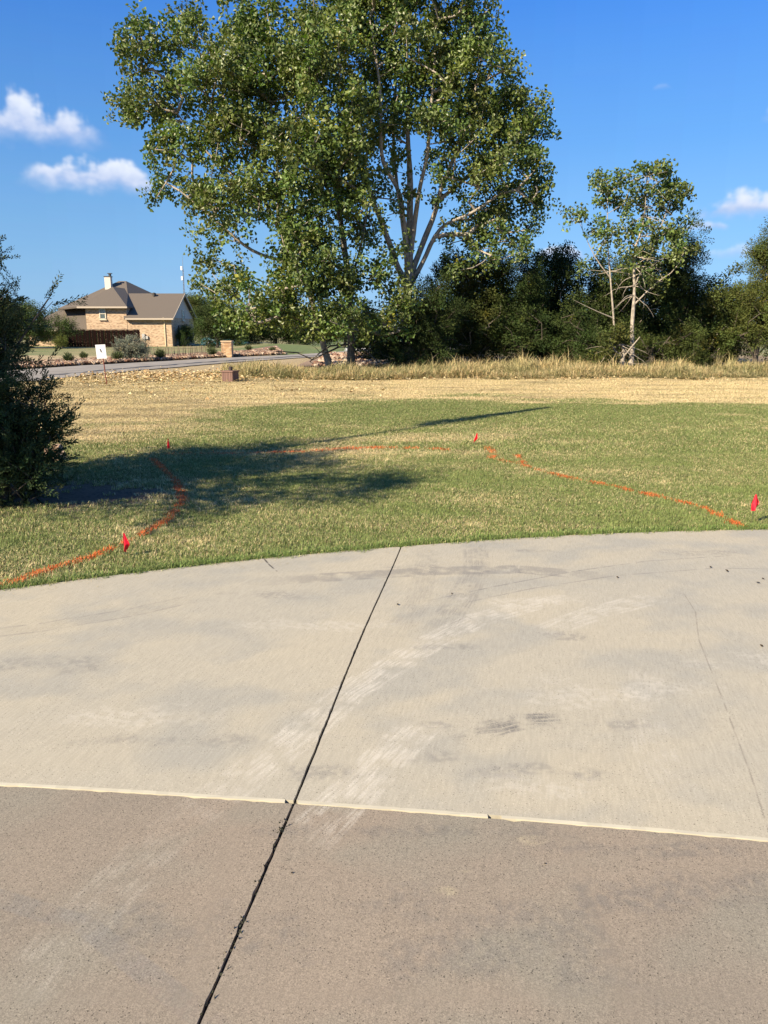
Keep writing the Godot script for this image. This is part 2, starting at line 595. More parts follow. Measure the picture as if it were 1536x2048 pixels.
	return ImageTexture.create_from_image(col)

# ================================================================ the scene
func _ready() -> void:
	var cam := Camera3D.new()
	cam.name = "camera"
	cam.position = Vector3(0, 1.55, 0)
	cam.rotation_degrees = Vector3(-13.3, 0, 0)
	cam.fov = 67.31
	cam.far = 6000.0
	add_child(cam)
	cam.current = true

	var we := WorldEnvironment.new()
	we.name = "environment"
	var env := Environment.new()
	var sm := PanoramaSkyMaterial.new()
	sm.panorama = sky_texture()
	sm.energy_multiplier = 0.58
	var sk := Sky.new()
	sk.sky_material = sm
	env.sky = sk
	env.background_mode = Environment.BG_SKY
	env.tonemap_mode = Environment.TONE_MAPPER_LINEAR
	env.tonemap_exposure = 2.0
	env.sdfgi_enabled = true
	env.ssao_enabled = true
	env.ssil_enabled = true
	we.environment = env
	add_child(we)

	var sun := DirectionalLight3D.new()
	sun.name = "sun"
	sun.light_color = Color(1.0, 0.93, 0.81)
	sun.light_energy = 1.6
	sun.light_angular_distance = 0.5
	sun.shadow_enabled = true
	var el := deg_to_rad(33.0)
	var to := Vector3(0.69 * cos(el), -sin(el), -0.724 * cos(el))
	add_child(sun)
	sun.look_at_from_position(Vector3(-30, 30, 30), Vector3(-30, 30, 30) + to, Vector3.UP)

	nA = noise(11, 0.28, 3)
	nB = noise(12, 0.55, 3)
	nC = noise(13, 2.2, 3)
	materials()
	ground()
	driveway()
	road()
	house()
	yard()
	trees()
	lawn()
	flags_and_paint()
	small_things()

func materials() -> void:
	M.leaf = tinted(0.42, Color(0.66, 0.78, 0.22))
	M.leaf.metallic_specular = 0.5
	M.dull_leaf = tinted(0.6, Color(0.4, 0.5, 0.14))
	M.dull_leaf.metallic_specular = 0.3
	M.blade = tinted(0.75, Color(0.3, 0.34, 0.14))
	M.pale_bark = grained(plain(1, 1, 1, 0.9), 0.03, lin(0.14, 0.118, 0.095), lin(0.60, 0.53, 0.435), 1.1, 21, Vector3(2.2, 0.7, 2.2))
	M.dark_bark = grained(plain(1, 1, 1, 0.95), 0.04, lin(0.05, 0.042, 0.035), lin(0.20, 0.165, 0.13), 1.4, 22, Vector3(2.0, 0.4, 2.0))
	M.stained_bark = grained(plain(1, 1, 1, 0.95), 0.05, lin(0.03, 0.027, 0.024), lin(0.42, 0.38, 0.32), 1.2, 23, Vector3(1.4, 0.5, 1.4))
	M.white_bark = grained(plain(1, 1, 1, 0.9), 0.03, lin(0.16, 0.135, 0.11), lin(0.66, 0.59, 0.49), 1.2, 24, Vector3(1.4, 0.6, 1.4))
	M.stone = tinted(0.95)

func ground() -> void:
	var xs := []
	var zs := []
	var add := func(arr: Array, from: float, to: float, step: float) -> void:
		var q := from
		while q < to - 0.001:
			arr.append(q)
			q += step
	for q in [-3000.0, -1200.0, -500.0, -220.0, -120.0]: xs.append(q)
	add.call(xs, -60.0, -20.0, 2.0)
	add.call(xs, -20.0, 20.0, 0.4)
	add.call(xs, 20.0, 60.0, 2.0)
	for q in [60.0, 120.0, 220.0, 500.0, 1200.0, 3000.0]: xs.append(q)
	for q in [-3000.0, -1200.0, -500.0, -220.0, -130.0]: zs.append(q)
	add.call(zs, -100.0, -36.0, 1.0)
	add.call(zs, -36.0, 0.0, 0.3)
	for q in [0.0, 4.0, 12.0, 60.0, 300.0, 3000.0]: zs.append(q)
	var s := Shape.new()
	var wd := xs.size()
	var hs := []
	var cs := []
	for z in zs:
		for x in xs:
			hs.append(Vector3(x, -0.022 + rise(x, z), z))
			cs.append(ground_color(x, z))
	for j in zs.size() - 1:
		for i in wd - 1:
			var k := j * wd + i
			for q in [k, k + 1, k + wd, k + 1, k + wd + 1, k + wd]:
				var p: Vector3 = hs[q]
				s.v.append(p)
				s.n.append(Vector3.UP)
				s.c.append(cs[q])
				s.u.append(Vector2(p.x, p.z) * 0.3)
				s.w.append(Vector2(p.x, p.z) * 0.9)
	var m := with_grain(tinted(0.95), grain(512, 31, 0.12, 0.6, 0.12, 0.12))
	put("ground", s, m).set_meta("kind", "structure")

func driveway() -> void:
	var org := Vector2(-4.6, -6.4)
	var pm := 2048.0 / 9.2
	var im := concrete(2048, 1024, org, pm, lin(0.54, 0.488, 0.367), lin(0.50, 0.463, 0.365), lin(0.435, 0.415, 0.345), 0.05, 51)
	var lorg := Vector2(-3.6, -2.7)
	var lpm := 2048.0 / 7.2
	var il := concrete(2048, 1024, lorg, lpm, lin(0.345, 0.286, 0.214), lin(0.30, 0.258, 0.198), lin(0.308, 0.28, 0.216), 0.035, 61)
	var white := lin(0.76, 0.71, 0.60)
	var dark := lin(0.13, 0.125, 0.12)
	var grey := lin(0.25, 0.235, 0.21)
	for t in [[im, org, pm, 1.0], [il, lorg, lpm, 0.62]]:
		var k: float = t[3]
		var wt := white.lerp(lin(0.5, 0.46, 0.39), 1.0 - k)
		var V := func(a: float, b: float) -> Vector2: return Vector2(a, b)
		tyre_mark(t[0], t[1], t[2], [Vector2(-0.78, -2.02), Vector2(-0.69, -2.14), Vector2(-0.55, -2.36), Vector2(-0.33, -2.74), Vector2(-0.15, -3.11), Vector2(0.21, -3.63), Vector2(0.5, -3.98), Vector2(0.98, -4.3), Vector2(1.46, -4.43)], 0.2, wt, 0.40, 1, 0.22)
		tyre_mark(t[0], t[1], t[2], [Vector2(-0.29, -2.02), Vector2(-0.19, -2.2), Vector2(-0.08, -2.4), Vector2(0.06, -2.67), Vector2(0.23, -2.95)], 0.21, wt, 0.44, 1, 0.28)
		tyre_mark(t[0], t[1], t[2], [Vector2(0.75, -3.72), Vector2(0.95, -3.9), Vector2(1.2, -4.1), Vector2(1.75, -4.42)], 0.2, wt, 0.34, 1)
		tyre_mark(t[0], t[1], t[2], [Vector2(-0.9, -1.45), Vector2(-0.82, -1.73), Vector2(-0.76, -1.92), Vector2(-0.66, -2.2)], 0.2, wt, 0.16, 1)
		tyre_mark(t[0], t[1], t[2], [Vector2(0.4, -2.78), Vector2(0.55, -2.85), Vector2(0.74, -2.86)], 0.14, dark, 0.5, 3, 0.25)
		tyre_mark(t[0], t[1], t[2], [Vector2(0.26, -2.7), Vector2(0.36, -2.77), Vector2(0.48, -2.8)], 0.06, dark, 0.45, 3, 0.3)
		tyre_mark(t[0], t[1], t[2], [Vector2(-2.3, -3.7), Vector2(-1.84, -3.87), Vector2(-1.43, -4.09), Vector2(-1.05, -4.39)], 0.16, grey, 0.34, 2)
		tyre_mark(t[0], t[1], t[2], [Vector2(0.69, -5.66), Vector2(0.66, -5.3), Vector2(0.62, -4.9), Vector2(0.47, -4.35), Vector2(0.27, -3.76)], 0.2, grey, 0.28, 1, 0.2)
		tyre_mark(t[0], t[1], t[2], [Vector2(0.33, -5.56), Vector2(0.28, -4.9), Vector2(0.19, -4.2), Vector2(0.0, -3.6)], 0.17, grey, 0.16, 1)
		tyre_mark(t[0], t[1], t[2], [Vector2(-0.9, -4.62), Vector2(-0.3, -4.74), Vector2(0.3, -4.86), Vector2(0.9, -4.9), Vector2(1.6, -4.7)], 0.2, grey, 0.3, 0)
		tyre_mark(t[0], t[1], t[2], [Vector2(0.2, -4.25), Vector2(0.7, -4.55), Vector2(1.25, -4.85), Vector2(1.8, -5.08), Vector2(2.6, -5.25)], 0.018, grey, 0.4, 0, 0.15)
		tyre_mark(t[0], t[1], t[2], [Vector2(0.3, -4.15), Vector2(0.9, -4.5), Vector2(1.5, -4.76), Vector2(2.2, -4.92), Vector2(3.0, -4.9)], 0.018, grey, 0.28, 0, 0.15)
		tyre_mark(t[0], t[1], t[2], [Vector2(1.0, -2.2), Vector2(1.02, -2.6), Vector2(1.1, -3.0), Vector2(1.3, -3.5)], 0.18, wt, 0.16, 1)
		tyre_mark(t[0], t[1], t[2], [Vector2(-0.2, -1.3), Vector2(-0.8, -1.75), Vector2(-1.5, -2.0), Vector2(-2.5, -2.2)], 0.07, grey, 0.25, 0)
		for b in [[0.23, -2.57, 0.14, 0.06], [0.44, -2.5, 0.22, 0.06], [0.72, -2.47, 0.12, 0.05], [0.94, -2.83, 0.16, 0.05], [0.2, -2.82, 0.1, 0.04], [0.95, -3.75, 0.2, 0.06], [0.1, -4.95, 0.3, 0.08], [1.0, -5.35, 0.25, 0.05], [-0.6, -4.4, 0.35, 0.09], [-1.6, -3.4, 0.4, 0.1], [2.2, -5.3, 0.5, 0.1], [-0.25, -2.5, 0.2, 0.07], [-0.9, -2.7, 0.5, 0.06], [0.3, -3.6, 0.2, 0.05]]:
			blot(t[0], t[1], t[2], Vector2(b[0], b[1]), b[2], b[3], lin(0.21, 0.2, 0.185), 0.30)
		for b in [[0.8, -3.1, 0.35, 0.16], [1.2, -3.2, 0.3, 0.12], [0.55, -2.4, 0.3, 0.08], [-1.1, -2.9, 0.5, 0.12], [0.8, -4.3, 0.4, 0.1], [1.9, -3.4, 0.5, 0.2], [-0.4, -3.9, 0.5, 0.12]]:
			blot(t[0], t[1], t[2], Vector2(b[0], b[1]), b[2], b[3], white, 0.3)
		for b in [[0.19, -1.88, 0.05, 0.03], [0.24, -1.96, 0.05, 0.02], [0.45, -2.1, 0.05, 0.03]]:
			blot(t[0], t[1], t[2], Vector2(b[0], b[1]), b[2], b[3], lin(0.5, 0.43, 0.28), 0.6)
		for b in [[0.3, -1.7, 0.5, 0.2], [0.8, -1.9, 0.4, 0.12], [-0.6, -1.75, 0.4, 0.1], [0.1, -2.15, 0.6, 0.04], [0.85, -2.06, 0.5, 0.04]]:
			blot(t[0], t[1], t[2], Vector2(b[0], b[1]), b[2], b[3], lin(0.17, 0.16, 0.145), 0.3)
		# the hairline crack that wanders across the slab, and a short one at the lawn
		tyre_mark(t[0], t[1], t[2], [Vector2(1.82, -4.45), Vector2(1.76, -4.1), Vector2(1.62, -3.7), Vector2(1.46, -3.04), Vector2(1.31, -2.45), Vector2(1.18, -2.0)], 0.007, lin(0.2, 0.175, 0.14), 0.5, 0, 0.03)
		tyre_mark(t[0], t[1], t[2], [Vector2(-0.84, -5.15), Vector2(-0.78, -5.0), Vector2(-0.69, -4.82)], 0.014, lin(0.09, 0.08, 0.07), 1.0, 0, 0.05)
	var upper := plain(1, 1, 1, 0.85)
	upper.albedo_texture = ImageTexture.create_from_image(im)
	with_grain(upper, grain(1024, 71, 0.40, 0.18, 0.004, 0.015))
	var lower := plain(1, 1, 1, 0.9)
	lower.albedo_texture = ImageTexture.create_from_image(il)
	with_grain(lower, grain(1024, 81, 0.40, 0.42, 0.012, 0.045))

	var root := Node3D.new()
	root.name = "driveway"
	root.set_meta("kind", "structure")
	root.set_meta("label", "tan and brown concrete driveway slabs with tyre marks")
	add_child(root)
	rng.seed = 300
	var chip := noise(91, 6.0, 4)
	var half := 0.0042
	var up_z := func(x: float) -> float: return joint_z(x) - 0.008
	var low_z := func(x: float) -> float: return joint_z(x) + 0.010 + 0.002 + maxf(0.0, chip.get_noise_2d(x * 3.0, 7.0) - 0.1) * 0.016
	var left := func(z: float) -> float: return seam_x(z) - half - absf(chip.get_noise_2d(z * 4.0, 1.0)) * 0.003 - maxf(0.0, chip.get_noise_2d(z * 3.0, 9.0) - 0.15) * (0.028 if z > -2.2 else 0.008)
	var right := func(z: float) -> float: return seam_x(z) + half + absf(chip.get_noise_2d(z * 4.0, 2.0)) * 0.003
	var xm := seam_x(-2.28)
	# polygons, walked so that they close: each slab keeps its own ragged joint edges
	var ul := PackedVector2Array()
	var url := PackedVector2Array()
	var step := 0.03
	var x := -7.4
	while x < left.call(up_z.call(xm)) - 0.004:
		ul.append(Vector2(x, up_z.call(x))); x += step
	var z: float = up_z.call(xm)
	while z > edge_z(seam_x(z)) :
		ul.append(Vector2(left.call(z), z)); z -= step
	x = ul[-1].x - 0.02
	while x > -7.4:
		ul.append(Vector2(x, edge_z(x))); x -= 0.1
	x = 8.4
	while x > right.call(up_z.call(xm)) + 0.004:
		url.append(Vector2(x, up_z.call(x))); x -= step
	z = up_z.call(xm)
	while z > edge_z(seam_x(z)):
		url.append(Vector2(right.call(z), z)); z -= step
	x = url[-1].x + 0.02
	while x < 8.4:
		url.append(Vector2(x, edge_z(x))); x += 0.1
	var ll := PackedVector2Array([Vector2(-7.4, 7.0)])
	x = -7.4
	while x < left.call(low_z.call(xm)) - 0.004:
		ll.append(Vector2(x, low_z.call(x))); x += step
	z = low_z.call(xm)
	while z < 7.0:
		ll.append(Vector2(left.call(z), z)); z += (step if z < 0.5 else 0.4)
	var lr := PackedVector2Array([Vector2(8.4, 7.0)])
	x = 8.4
	while x > right.call(low_z.call(xm)) + 0.004:
		lr.append(Vector2(x, low_z.call(x))); x -= step
	z = low_z.call(xm)
	while z < 7.0:
		lr.append(Vector2(right.call(z), z)); z += (step if z < 0.5 else 0.4)
	for sl in [[ul, upper, org, 9.2, 4.6], [url, upper, org, 9.2, 4.6], [ll, lower, lorg, 7.2, 3.6], [lr, lower, lorg, 7.2, 3.6]]:
		put("slab", slab(sl[0], sl[2], Vector2(sl[3], sl[4])), sl[1], root)
	# cream strip in the cross joint, broken at one place, and dirt in the long joint
	var strip := Shape.new()
	x = -7.4
	while x < 8.4:
		var x2 := x + 0.045
		if not (x2 > xm - 0.008 and x < xm + 0.008) and not (x > 0.33 and x < 0.375):
			var f := func(q: float, up: bool) -> Vector3:
				var nn := chip.get_noise_2d(q * 2.5, 30.0)
				var zz: float = up_z.call(q) + 0.0005 if up else joint_z(q) + 0.009 - maxf(0.0, nn) * 0.007 - 0.003 * absf(chip.get_noise_2d(q * 14.0, 33.0))
				return Vector3(q, 0.001 + 0.0015 * chip.get_noise_2d(q * 2.0, 50.0 if up else 60.0), zz)
			var a: Vector3 = f.call(x, true)
			var b: Vector3 = f.call(x2, true)
			var c: Vector3 = f.call(x, false)
			var d: Vector3 = f.call(x2, false)
			var k := ru(0.93, 1.05)
			strip.prism([c, d, b, a], Vector3(0, -0.03, 0), Color(0.50 * k, 0.465 * k, 0.355 * k))
		x = x2
	put("joint_strip", strip, tinted(0.9), root)
	var dirt := Shape.new()
	z = -5.6
	while z < 6.5:
		var z2 := z + 0.05
		var d0 := -0.012 + 0.006 * chip.get_noise_2d(z * 2.0, 80.0)
		var d1 := -0.012 + 0.006 * chip.get_noise_2d(z2 * 2.0, 80.0)
		dirt.quad(Vector3(seam_x(z) - 0.03, d0, z), Vector3(seam_x(z2) - 0.03, d1, z2), Vector3(seam_x(z2) + 0.03, d1, z2), Vector3(seam_x(z) + 0.03, d0, z))
		z = z2
	put("joint_dirt", dirt, plain(0.02, 0.018, 0.016, 0.95), root)
	# moss and crumbs that sit in the long joint
	var moss := Shape.new()
	for spot in [[-2.16, 0.04, 45], [-1.72, 0.09, 40], [-1.5, 0.12, 22], [-1.95, 0.1, 14]]:
		for i in spot[2]:
			var zz: float = spot[0] + rng.randfn() * spot[1] * 0.5
			var p := Vector3(seam_x(zz) + rng.randfn() * 0.007 - 0.003, -0.004, zz)
			var d := (rdir() + Vector3(0, 0.6, 0)).normalized()
			leaf(moss, p, d, rdir(), ru(0.008, 0.016), 0.006, Color(0.018, 0.02, 0.012) * ru(0.6, 1.8))
	put("joint_moss", moss, tinted(0.9), root).set_meta("kind", "stuff")

func slab(poly: PackedVector2Array, org: Vector2, size: Vector2) -> Shape:
	var s := Shape.new()
	var idx := Geometry2D.triangulate_polygon(poly)
	for i in range(0, idx.size(), 3):
		var a := poly[idx[i]]
		var b := poly[idx[i + 1]]
		var c := poly[idx[i + 2]]
		if (b - a).cross(c - a) > 0:
			var t := b
			b = c
			c = t
		var tri := [a, b, c]
		s.tri(Vector3(a.x, 0, a.y), Vector3(b.x, 0, b.y), Vector3(c.x, 0, c.y), Color.WHITE, (a - org) / size, (b - org) / size, (c - org) / size)
		for q in [a, c, b]:
			s.w.append(q * 0.95)
	var ccw := not Geometry2D.is_polygon_clockwise(poly)
	for i in poly.size():
		var a := poly[i]
		var b := poly[(i + 1) % poly.size()]
		if ccw:
			var t := a
			a = b
			b = t
		var ua := (a - org) / size
		var ub := (b - org) / size
		s.tri(Vector3(a.x, 0, a.y), Vector3(a.x, -0.11, a.y), Vector3(b.x, -0.11, b.y), Color.WHITE, ua, ua, ub)
		s.tri(Vector3(a.x, 0, a.y), Vector3(b.x, -0.11, b.y), Vector3(b.x, 0, b.y), Color.WHITE, ua, ub, ub)
		for k in 6:
			s.w.append(a * 0.95)
	return s

func road() -> void:
	var near := [Vector2(-16.0, -11.0), Vector2(-12.6, -18.5), Vector2(-10.9, -25.0), Vector2(-10.1, -29.1), Vector2(-8.9, -33.9), Vector2(-6.5, -41.2), Vector2(-3.9, -47.5), Vector2(1.5, -58.0), Vector2(9.0, -70.0), Vector2(25.0, -90.0)]
	var far := [Vector2(-20.5, -12.0), Vector2(-17.0, -21.0), Vector2(-15.2, -28.0), Vector2(-14.1, -33.0), Vector2(-11.7, -39.2), Vector2(-7.6, -48.0), Vector2(-4.4, -53.7), Vector2(0.0, -62.0), Vector2(7.0, -74.0), Vector2(22.0, -94.0)]
	var a := smooth_path(near, 0.5)
	var b := smooth_path(far, 0.5)
	var s := Shape.new()
	var wob := noise(15, 0.8, 3)
	var cnt := 160
	var row := func(f: float) -> Array:
		var p: Vector2 = a[int(f * (a.size() - 1))]
		var q: Vector2 = b[int(f * (b.size() - 1))]
		var out := []
		for k in 9:
			var e := k / 8.0
			var pt := p.lerp(q, e)
			if k == 0 or k == 8:
				pt += Vector2(wob.get_noise_2d(pt.x, pt.y), 0) * 0.25
			out.append(Vector3(pt.x, 0.012 + rise(pt.x, pt.y) + 0.05 * sin(e * PI), pt.y))
		return out
	for i in cnt:
		var r0: Array = row.call(float(i) / cnt)
		var r1: Array = row.call(float(i + 1) / cnt)
		for k in 8:
			s.quad(r0[k], r0[k + 1], r1[k + 1], r1[k])
	var m := grained(plain(1, 1, 1, 0.9), 0.02, lin(0.215, 0.195, 0.168), lin(0.33, 0.305, 0.265), 0.16, 33)
	put("road", s, m).set_meta("kind", "structure")
	# a dark tarred seam along the road
	var t := Shape.new()
	for i in range(30, 110):
		var r0: Array = row.call(float(i) / cnt)
		var r1: Array = row.call(float(i + 1) / cnt)
		var f0 := 0.22 + 0.05 * wob.get_noise_1d(i * 0.6)
		var f1 := 0.22 + 0.05 * wob.get_noise_1d((i + 1) * 0.6)
		var p0: Vector3 = r0[0].lerp(r0[8], f0) + Vector3(0, 0.05 * sin(f0 * PI) + 0.006, 0)
		var p1: Vector3 = r1[0].lerp(r1[8], f1) + Vector3(0, 0.05 * sin(f1 * PI) + 0.006, 0)
		var wd := 0.16 + 0.1 * wob.get_noise_1d(i * 1.3)
		t.quad(p0 + Vector3(wd, 0, 0), p0 - Vector3(wd, 0, 0), p1 - Vector3(wd, 0, 0), p1 + Vector3(wd, 0, 0))
	put("road_seam", t, plain(0.07, 0.07, 0.075, 0.8)).set_meta("kind", "structure")
	# the pale apron of a drive that joins the road beyond the leaning trunk
	var ap := Shape.new()
	ap.prism([Vector3(-4.9, 0.06, -56.6), Vector3(-2.6, 0.06, -58.2), Vector3(-0.6, 0.14, -63.0), Vector3(-3.4, 0.14, -64.0)], Vector3(0, -0.12, 0))
	put("pavement", ap, plain(0.62, 0.60, 0.56, 0.9)).set_meta("kind", "structure")

# ---------------------------------------------------------------- house
func house() -> void:
	var h := thing("brick_house", "tan brick house with grey-brown hip roof and shaded gable end", "house", Vector3(-25, 0, -78))
	var o := h.position
	var L := func(x: float, y: float, z: float) -> Vector3: return Vector3(x, y, z) - o
	var brick := plain(1, 1, 1, 0.9)
	brick.albedo_texture = brick_texture()
	brick.uv1_scale = Vector3(0.5, 0.5, 1)
	var shingle := grained(plain(1, 1, 1, 0.95), 0.12, lin(0.072, 0.06, 0.049), lin(0.185, 0.155, 0.125), 0.55, 44, Vector3(0.5, 1.5, 1))
	var trim := plain(0.42, 0.36, 0.29, 0.7)
	var face := func(called: String, m: Material, pts: Array, down: Vector3) -> MeshInstance3D:
		var s := Shape.new()
		s.prism(pts, down)
		return put(called, s, m, h)
	# walls, 0.2 m thick
	face.call("wall", brick, [L.call(-25.3, -0.1, -78), L.call(-20.95, -0.1, -78), L.call(-20.95, 2.75, -78), L.call(-25.3, 2.75, -78)], Vector3(0, 0, -0.2))
	face.call("wall", brick, [L.call(-29.3, -0.1, -77.97), L.call(-25.3, -0.1, -77.97), L.call(-25.3, 3.8, -77.97), L.call(-29.3, 3.8, -77.97)], Vector3(0, 0, -0.2))
	face.call("wall", brick, [L.call(-25.3, 2.0, -78.2), L.call(-25.3, 2.0, -84), L.call(-25.3, 3.8, -84), L.call(-25.3, 3.8, -78.2)], Vector3(-0.2, 0, 0))
	face.call("wall", brick, [L.call(-29.3, -0.1, -84), L.call(-29.3, -0.1, -78.2), L.call(-29.3, 3.8, -78.2), L.call(-29.3, 3.8, -84)], Vector3(0.2, 0, 0))
	face.call("wall", brick, [L.call(-20.97, -0.1, -78.2), L.call(-20.97, -0.1, -87), L.call(-20.97, 2.75, -87), L.call(-20.97, 2.75, -78.2)], Vector3(-0.2, 0, 0))
	face.call("wall", brick, [L.call(-36.0, -0.1, -80), L.call(-29.5, -0.1, -80), L.call(-29.5, 1.75, -80), L.call(-36.0, 1.75, -80)], Vector3(0, 0, -0.2))
	face.call("wall", brick, [L.call(-20.97, -0.1, -87.2), L.call(-36.0, -0.1, -87.2), L.call(-36.0, 2.6, -87.2), L.call(-20.97, 2.6, -87.2)], Vector3(0, 0, 0.2))
	# siding boards of the gable
	var sid := plain(0.50, 0.46, 0.41, 0.8)
	for k in 12:
		var y0 := 2.75 + k * 0.2
		var y1 := y0 + 0.205
		var z0 := lerpf(-78.2, -82.55, (y0 - 2.75) / 2.42)
		var z1 := lerpf(-78.2, -82.55, minf(1.0, (y1 - 2.75) / 2.42))
		var zb0 := -82.55 * 2 - z0
		var zb1 := -82.55 * 2 - z1
		face.call("siding_board", sid, [L.call(-20.95 + 0.02, y0, z0), L.call(-20.95 + 0.02, y0, zb0), L.call(-20.95, y1, zb1), L.call(-20.95, y1, z1)], Vector3(-0.06, 0, 0))
	# roofs, 0.16 m thick
	var dn := Vector3(0, -0.16, 0)
	face.call("roof", shingle, [L.call(-25.45, 2.72, -77.55), L.call(-20.6, 2.72, -77.55), L.call(-20.6, 5.25, -82.55), L.call(-27.2, 5.25, -82.55), L.call(-25.45, 4.1, -80.3)], dn)
	face.call("roof", shingle, [L.call(-20.6, 2.72, -87.55), L.call(-30, 2.72, -87.55), L.call(-27.2, 5.25, -82.55), L.call(-20.6, 5.25, -82.55)], dn)
	face.call("roof", shingle, [L.call(-29.85, 3.82, -77.45), L.call(-25.05, 3.82, -77.45), L.call(-27.55, 5.85, -81.2)], dn)
	face.call("roof", shingle, [L.call(-25.05, 3.82, -77.45), L.call(-25.05, 3.82, -84.5), L.call(-27.0, 5.8, -84.5), L.call(-27.55, 5.85, -81.2)], dn)
	face.call("roof", shingle, [L.call(-29.85, 3.82, -84.5), L.call(-29.85, 3.82, -77.45), L.call(-27.55, 5.85, -81.2), L.call(-28.2, 5.8, -84.5)], dn)
	var ap1 := Vector3(-28.3, 6.65, -85.5)
	var ap2 := Vector3(-27.5, 6.65, -85.5)
	face.call("roof", shingle, [L.call(-33.0, 3.7, -80.5), L.call(-25.8, 4.4, -80.5), ap2 - o, ap1 - o], dn)
	face.call("roof", shingle, [L.call(-25.8, 4.4, -80.5), L.call(-23.6, 4.4, -86.5), L.call(-23.6, 4.4, -90.5), ap2 - o], dn)
	face.call("roof", shingle, [L.call(-23.6, 4.4, -90.5), L.call(-33.0, 3.7, -90.5), ap1 - o, ap2 - o], dn)
	face.call("roof", shingle, [L.call(-33.0, 3.7, -90.5), L.call(-33.0, 3.7, -80.5), ap1 - o], dn)
	# the low wing beside the fence
	face.call("roof", shingle, [L.call(-36.4, 1.62, -79.0), L.call(-29.3, 1.62, -79.0), L.call(-29.3, 4.75, -84.0), L.call(-31.8, 4.75, -84.0)], dn)
	face.call("roof", shingle, [L.call(-36.4, 1.62, -89.0), L.call(-36.4, 1.62, -79.0), L.call(-31.8, 4.75, -84.0)], dn)
	face.call("roof", shingle, [L.call(-29.3, 1.62, -89.0), L.call(-36.4, 1.62, -89.0), L.call(-31.8, 4.75, -84.0), L.call(-29.3, 4.75, -84.0)], dn)
	# fascia boards and soffits
	for f in [[-25.3, -20.6, 2.62, -77.5], [-29.9, -25.0, 3.72, -77.4], [-36.4, -29.35, 1.5, -78.95]]:
		var s := Shape.new()
		s.cube(L.call((f[0] + f[1]) / 2, f[2], f[3]), Vector3(f[1] - f[0], 0.16, 0.05))
		s.cube(L.call((f[0] + f[1]) / 2, f[2] - 0.06, f[3] - 0.3), Vector3(f[1] - f[0], 0.03, 0.55))
		put("fascia", s, trim, h)
	var rake := Shape.new()
	rake.prism([L.call(-20.56, 2.5, -77.55), L.call(-20.56, 5.03, -82.55), L.call(-20.56, 5.25, -82.55), L.call(-20.56, 2.72, -77.55)], Vector3(-0.05, 0, 0))
	rake.prism([L.call(-20.56, 5.03, -82.55), L.call(-20.56, 2.5, -87.55), L.call(-20.56, 2.72, -87.55), L.call(-20.56, 5.25, -82.55)], Vector3(-0.05, 0, 0))
	put("rake_board", rake, trim, h)
	# window with frame, panes, sill
	var glass := plain(0.10, 0.13, 0.14, 0.08)
	glass.metallic_specular = 0.9
	var win := func(at: Vector3, w: float, hh: float, side: bool) -> void:
		var turn := Basis(Vector3.UP, PI / 2) if side else Basis()
		var fr := Shape.new()
		for q in [[0.0, hh / 2, w + 0.16, 0.09], [0.0, -hh / 2, w + 0.16, 0.09], [0.0, 0.0, w, 0.06], [-w / 2 - 0.03, 0.0, 0.09, hh], [w / 2 + 0.03, 0.0, 0.09, hh]]:
			fr.box(Transform3D(turn, at + turn * Vector3(q[0], q[1], 0.03)), Vector3(q[2], q[3], 0.1))
		var frn := put("window", fr, plain(0.62, 0.57, 0.46, 0.6), h)
		for up in [0.25, -0.25]:
			var g := Shape.new()
			g.box(Transform3D(turn, at + turn * Vector3(0, hh * up, 0.02)), Vector3(w, hh * 0.47, 0.03))
			put("pane", g, glass if up < 0 else plain(0.36, 0.42, 0.40, 0.12), frn)
		var sl := Shape.new()
		sl.box(Transform3D(turn, at + turn * Vector3(0, -hh / 2 - 0.09, 0.06)), Vector3(w + 0.3, 0.08, 0.16))
		put("sill", sl, plain(0.5, 0.42, 0.31), frn)
	win.call(L.call(-27.62, 3.12, -77.96), 0.5, 1.0, false)
	win.call(L.call(-20.93, 3.05, -82.6), 0.7, 1.0, true)
	# chimney
	var ch := Shape.new()
	ch.cube(L.call(-28.95, 6.25, -84.2), Vector3(0.62, 1.5, 0.6))
	var chn := put("chimney", ch, plain(0.62, 0.57, 0.48), h)
	var cp := Shape.new()
	cp.cube(L.call(-28.95, 7.02, -84.2), Vector3(0.74, 0.07, 0.72))
	cp.tube([L.call(-28.75, 7.0, -84.2), L.call(-28.75, 7.3, -84.2)], [0.14, 0.14], 8)
	cp.cube(L.call(-28.75, 7.34, -84.2), Vector3(0.42, 0.06, 0.42))
	put("chimney_cap", cp, plain(0.06, 0.06, 0.06, 0.5), chn)
	# roof turbine, downspout, meter box
	var tv := Shape.new()
	tv.tube([L.call(-23.6, 4.75, -81.9), L.call(-23.6, 5.05, -81.9)], [0.13, 0.13], 8)
	tv.tube([L.call(-23.6, 5.0, -81.9), L.call(-23.6, 5.12, -81.9), L.call(-23.6, 5.25, -81.9), L.call(-23.6, 5.31, -81.9)], [0.13, 0.24, 0.2, 0.02], 10)
	put("roof_vent", tv, plain(0.05, 0.045, 0.04, 0.6), h)
	var ds := Shape.new()
	ds.cube(L.call(-21.62, 1.3, -77.94), Vector3(0.09, 2.5, 0.09))
	ds.box(Transform3D(Basis(Vector3.RIGHT, 0.8), L.call(-21.62, 2.58, -77.75)), Vector3(0.09, 0.45, 0.08))
	put("downspout", ds, plain(0.62, 0.5, 0.33, 0.6), h)
	var mb := Shape.new()
	mb.cube(L.call(-23.75, 0.95, -77.9), Vector3(0.28, 0.5, 0.16))
	mb.cube(L.call(-23.42, 0.85, -77.92), Vector3(0.22, 0.3, 0.14))
	mb.tube([L.call(-23.7, 0.7, -77.9), L.call(-23.7, 0.0, -77.9)], [0.03, 0.03], 6)
